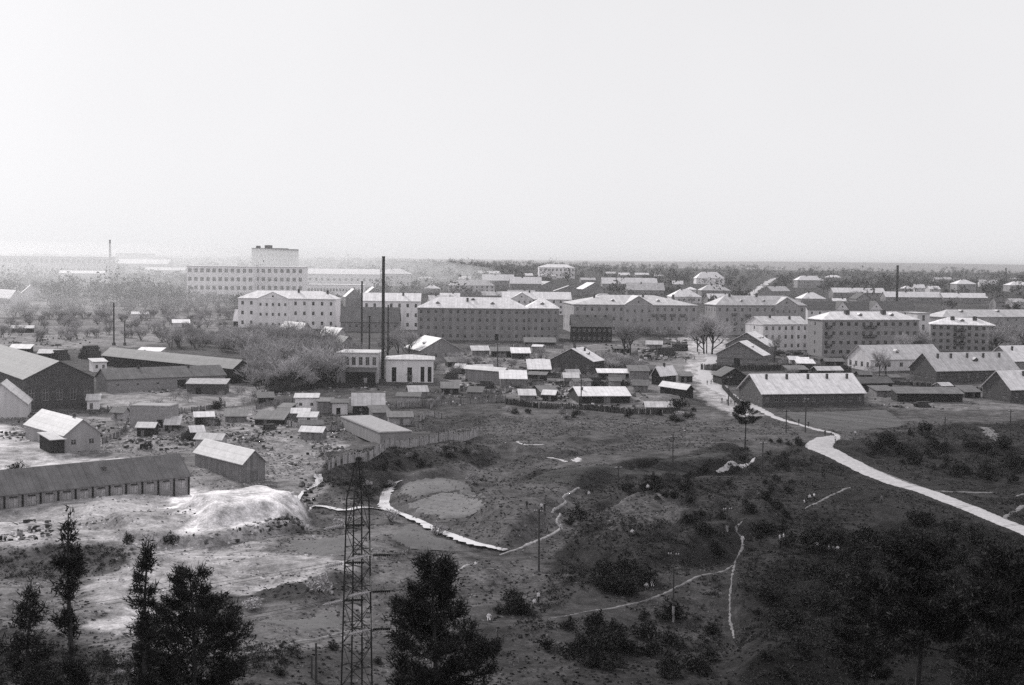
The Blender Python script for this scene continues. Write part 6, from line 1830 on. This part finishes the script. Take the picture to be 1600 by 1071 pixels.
for a in ((835, 945, 'sit', WH, DK, 0.4, 'person in white top sitting at the meadow bushes'), (841, 943, 'stand', WH, DK, 0.8, 'person in white top standing over the sitter by the meadow bushes'),
          (1160, 852, 'walk', WH, WH, 0.2, 'walker in white on the narrow path down the slope'), (1218, 850, 'stand', WH, GR, 1.0, 'person in white top left of the picnic thicket'), (1224, 848, 'walk', WH, GR, 1.4, 'second person in white walking toward the thicket'),
          (1276, 862, 'stand', WH, DK, 0, 'person in white standing apart at the left end of the picnic'), (1295, 860, 'sit', WH, DK, 1, 'picnicker in white sitting left in the group'), (1302, 861, 'sit', GR, DK, 2, 'picnicker in grey sitting in the middle of the group'), (1309, 861, 'sit', WH, DK, 3, 'picnicker in white sitting right in the group'),
          (1265, 785, 'stand', WH, DK, 0, 'standing person with white top at the end of the short path'), (1272, 783, 'stand', WH, DK, 2, 'taller standing person right of the short path end'), (1257, 787, 'sit', WH, DK, 1, 'person sitting low left of the two at the short path'),
          (1410, 784, 'walk', DK, DK, 1.2, 'left one of two dark walkers at the pale road edge'), (1417, 784, 'walk', DK, DK, 1.0, 'right one of two dark walkers at the pale road edge'), (1377, 788, 'stand', GR, DK, 0, 'dim person in the bushes left of the two walkers'),
          (876, 832, 'walk', WH, DK, 1.2, 'person with white shirt on the bend of the winding path'), (855, 834, 'walk', GR, DK, 1.2, 'dark person stepping off the winding path'), (823, 796, 'stand', DK, DK, 0, 'dark person standing on the scarp edge'), (846, 800, 'stand', WH, DK, 0, 'person in white bending on the scarp edge'), (851, 800, 'stand', DK, DK, 0, 'dark person beside the white one on the scarp'),
          (988, 835, 'sit', WH, DK, 0, 'person in white sitting on the hummock'), (994, 836, 'sit', DK, DK, 1, 'dark person sitting next to the white one on the hummock'), (1012, 770, 'stand', WH, DK, 0, 'lone person in white on the hummocks'), (920, 780, 'stand', WH, GR, 0, 'small figure in white above the scarp'),
          (1305, 692, 'walk', WH, DK, 0, 'person in white top at the bend of the pale road'), (1289, 682, 'walk', DK, DK, 0, 'dark walker where the track meets the road'), (1263, 668, 'walk', DK, DK, 0, 'dark walker on the track by the poles'), (1248, 664, 'walk', DK, DK, 0, 'dark walker on the track further toward town'), (1336, 683, 'walk', WH, DK, 0, 'person with white top right of the track end'),
          (1010, 920, 'sit', WH, DK, 0, 'person in white lying by the slanting path'), (1019, 915, 'sit', WH, WH, 0, 'second person in white by the slanting path'), (1365, 1070, 'stand', WH, DK, 0, 'person cut by the bottom edge in a white top'), (764, 968, 'sit', WH, WH, 0, 'person in white crouching at the meadow foot'),
          (480, 833, 'stand', WH, GR, 0, 'person in white at the foot of the sand heap'), (490, 843, 'sit', WH, GR, 0, 'person in white sitting on the grey dug plot'), (690, 875, 'sit', WH, DK, 0, 'person in white behind the pylon pine')):
    person(*a, 'people out on the meadow')
for i, (px, py, rz) in enumerate(((1073, 565, 0), (1076, 562, 1), (1085, 563, 2), (1092, 556, 0), (1100, 552, 1), (1128, 630, 0), (1136, 632, 1), (1142, 632, 2), (1148, 634, 0), (1155, 631, 1), (1105, 602, 0), (1111, 601, 1), (1071, 567, 1))):
    person(px, py, 'walk', (DK, GR, DK)[i % 3], DK, rz, 'small dark figure in the loose crowd on the town street', 'people on the street')

# ------------------------------------------------------------------ haze: pale air round the whole scene
hz = MB(); hz.box(-16500, 16500, -260, 22500, float(ZG.min()) - 1.0, 66.0)
def air(name, density, g):
    m = bpy.data.materials.new(name); m.use_nodes = True
    n = m.node_tree.nodes; n.clear()
    o = n.new('ShaderNodeOutputMaterial'); v = n.new('ShaderNodeVolumePrincipled')
    v.inputs['Color'].default_value = (0.99, 0.99, 1.0, 1)
    v.inputs['Density'].default_value = density
    v.inputs['Anisotropy'].default_value = g
    m.node_tree.links.new(v.outputs['Volume'], o.inputs['Volume'])
    return m
tag(hz.build('haze', air('haze', 0.00009, 0.84)), 'pale spring haze over the valley and the town', kind='stuff')
# added smoky veil over the left town, standing in for lens glare
def glare_veil(c, r, density, label):
    b = MB(); n, m = 24, 12
    for i in range(m):
        for k in range(n):
            P = lambda a, t: (c[0] + r[0] * math.sin(math.pi * a / m) * math.cos(2 * math.pi * t / n), c[1] + r[1] * math.sin(math.pi * a / m) * math.sin(2 * math.pi * t / n), c[2] - r[2] * math.cos(math.pi * a / m))
            q = [P(i, k), P(i, k + 1), P(i + 1, k + 1), P(i + 1, k)]
            if i == 0: q = [q[0], q[2], q[3]]
            elif i == m - 1: q = [q[0], q[1], q[2]]
            b.poly(q)
    me = b.mesh('glare_veil', air('glare_veil', density, 0.84))
    import bmesh
    bb = bmesh.new(); bb.from_mesh(me); bmesh.ops.remove_doubles(bb, verts=bb.verts, dist=.01); bmesh.ops.recalc_face_normals(bb, faces=bb.faces); bb.to_mesh(me); bb.free()
    tag(link(bpy.data.objects.new('glare_veil', me)), label, kind='stuff')
glare_veil((-560, 1500, 29), (560, 1120, 31), 0.00105, 'added thin smoky veil standing in for lens glare over the left town')
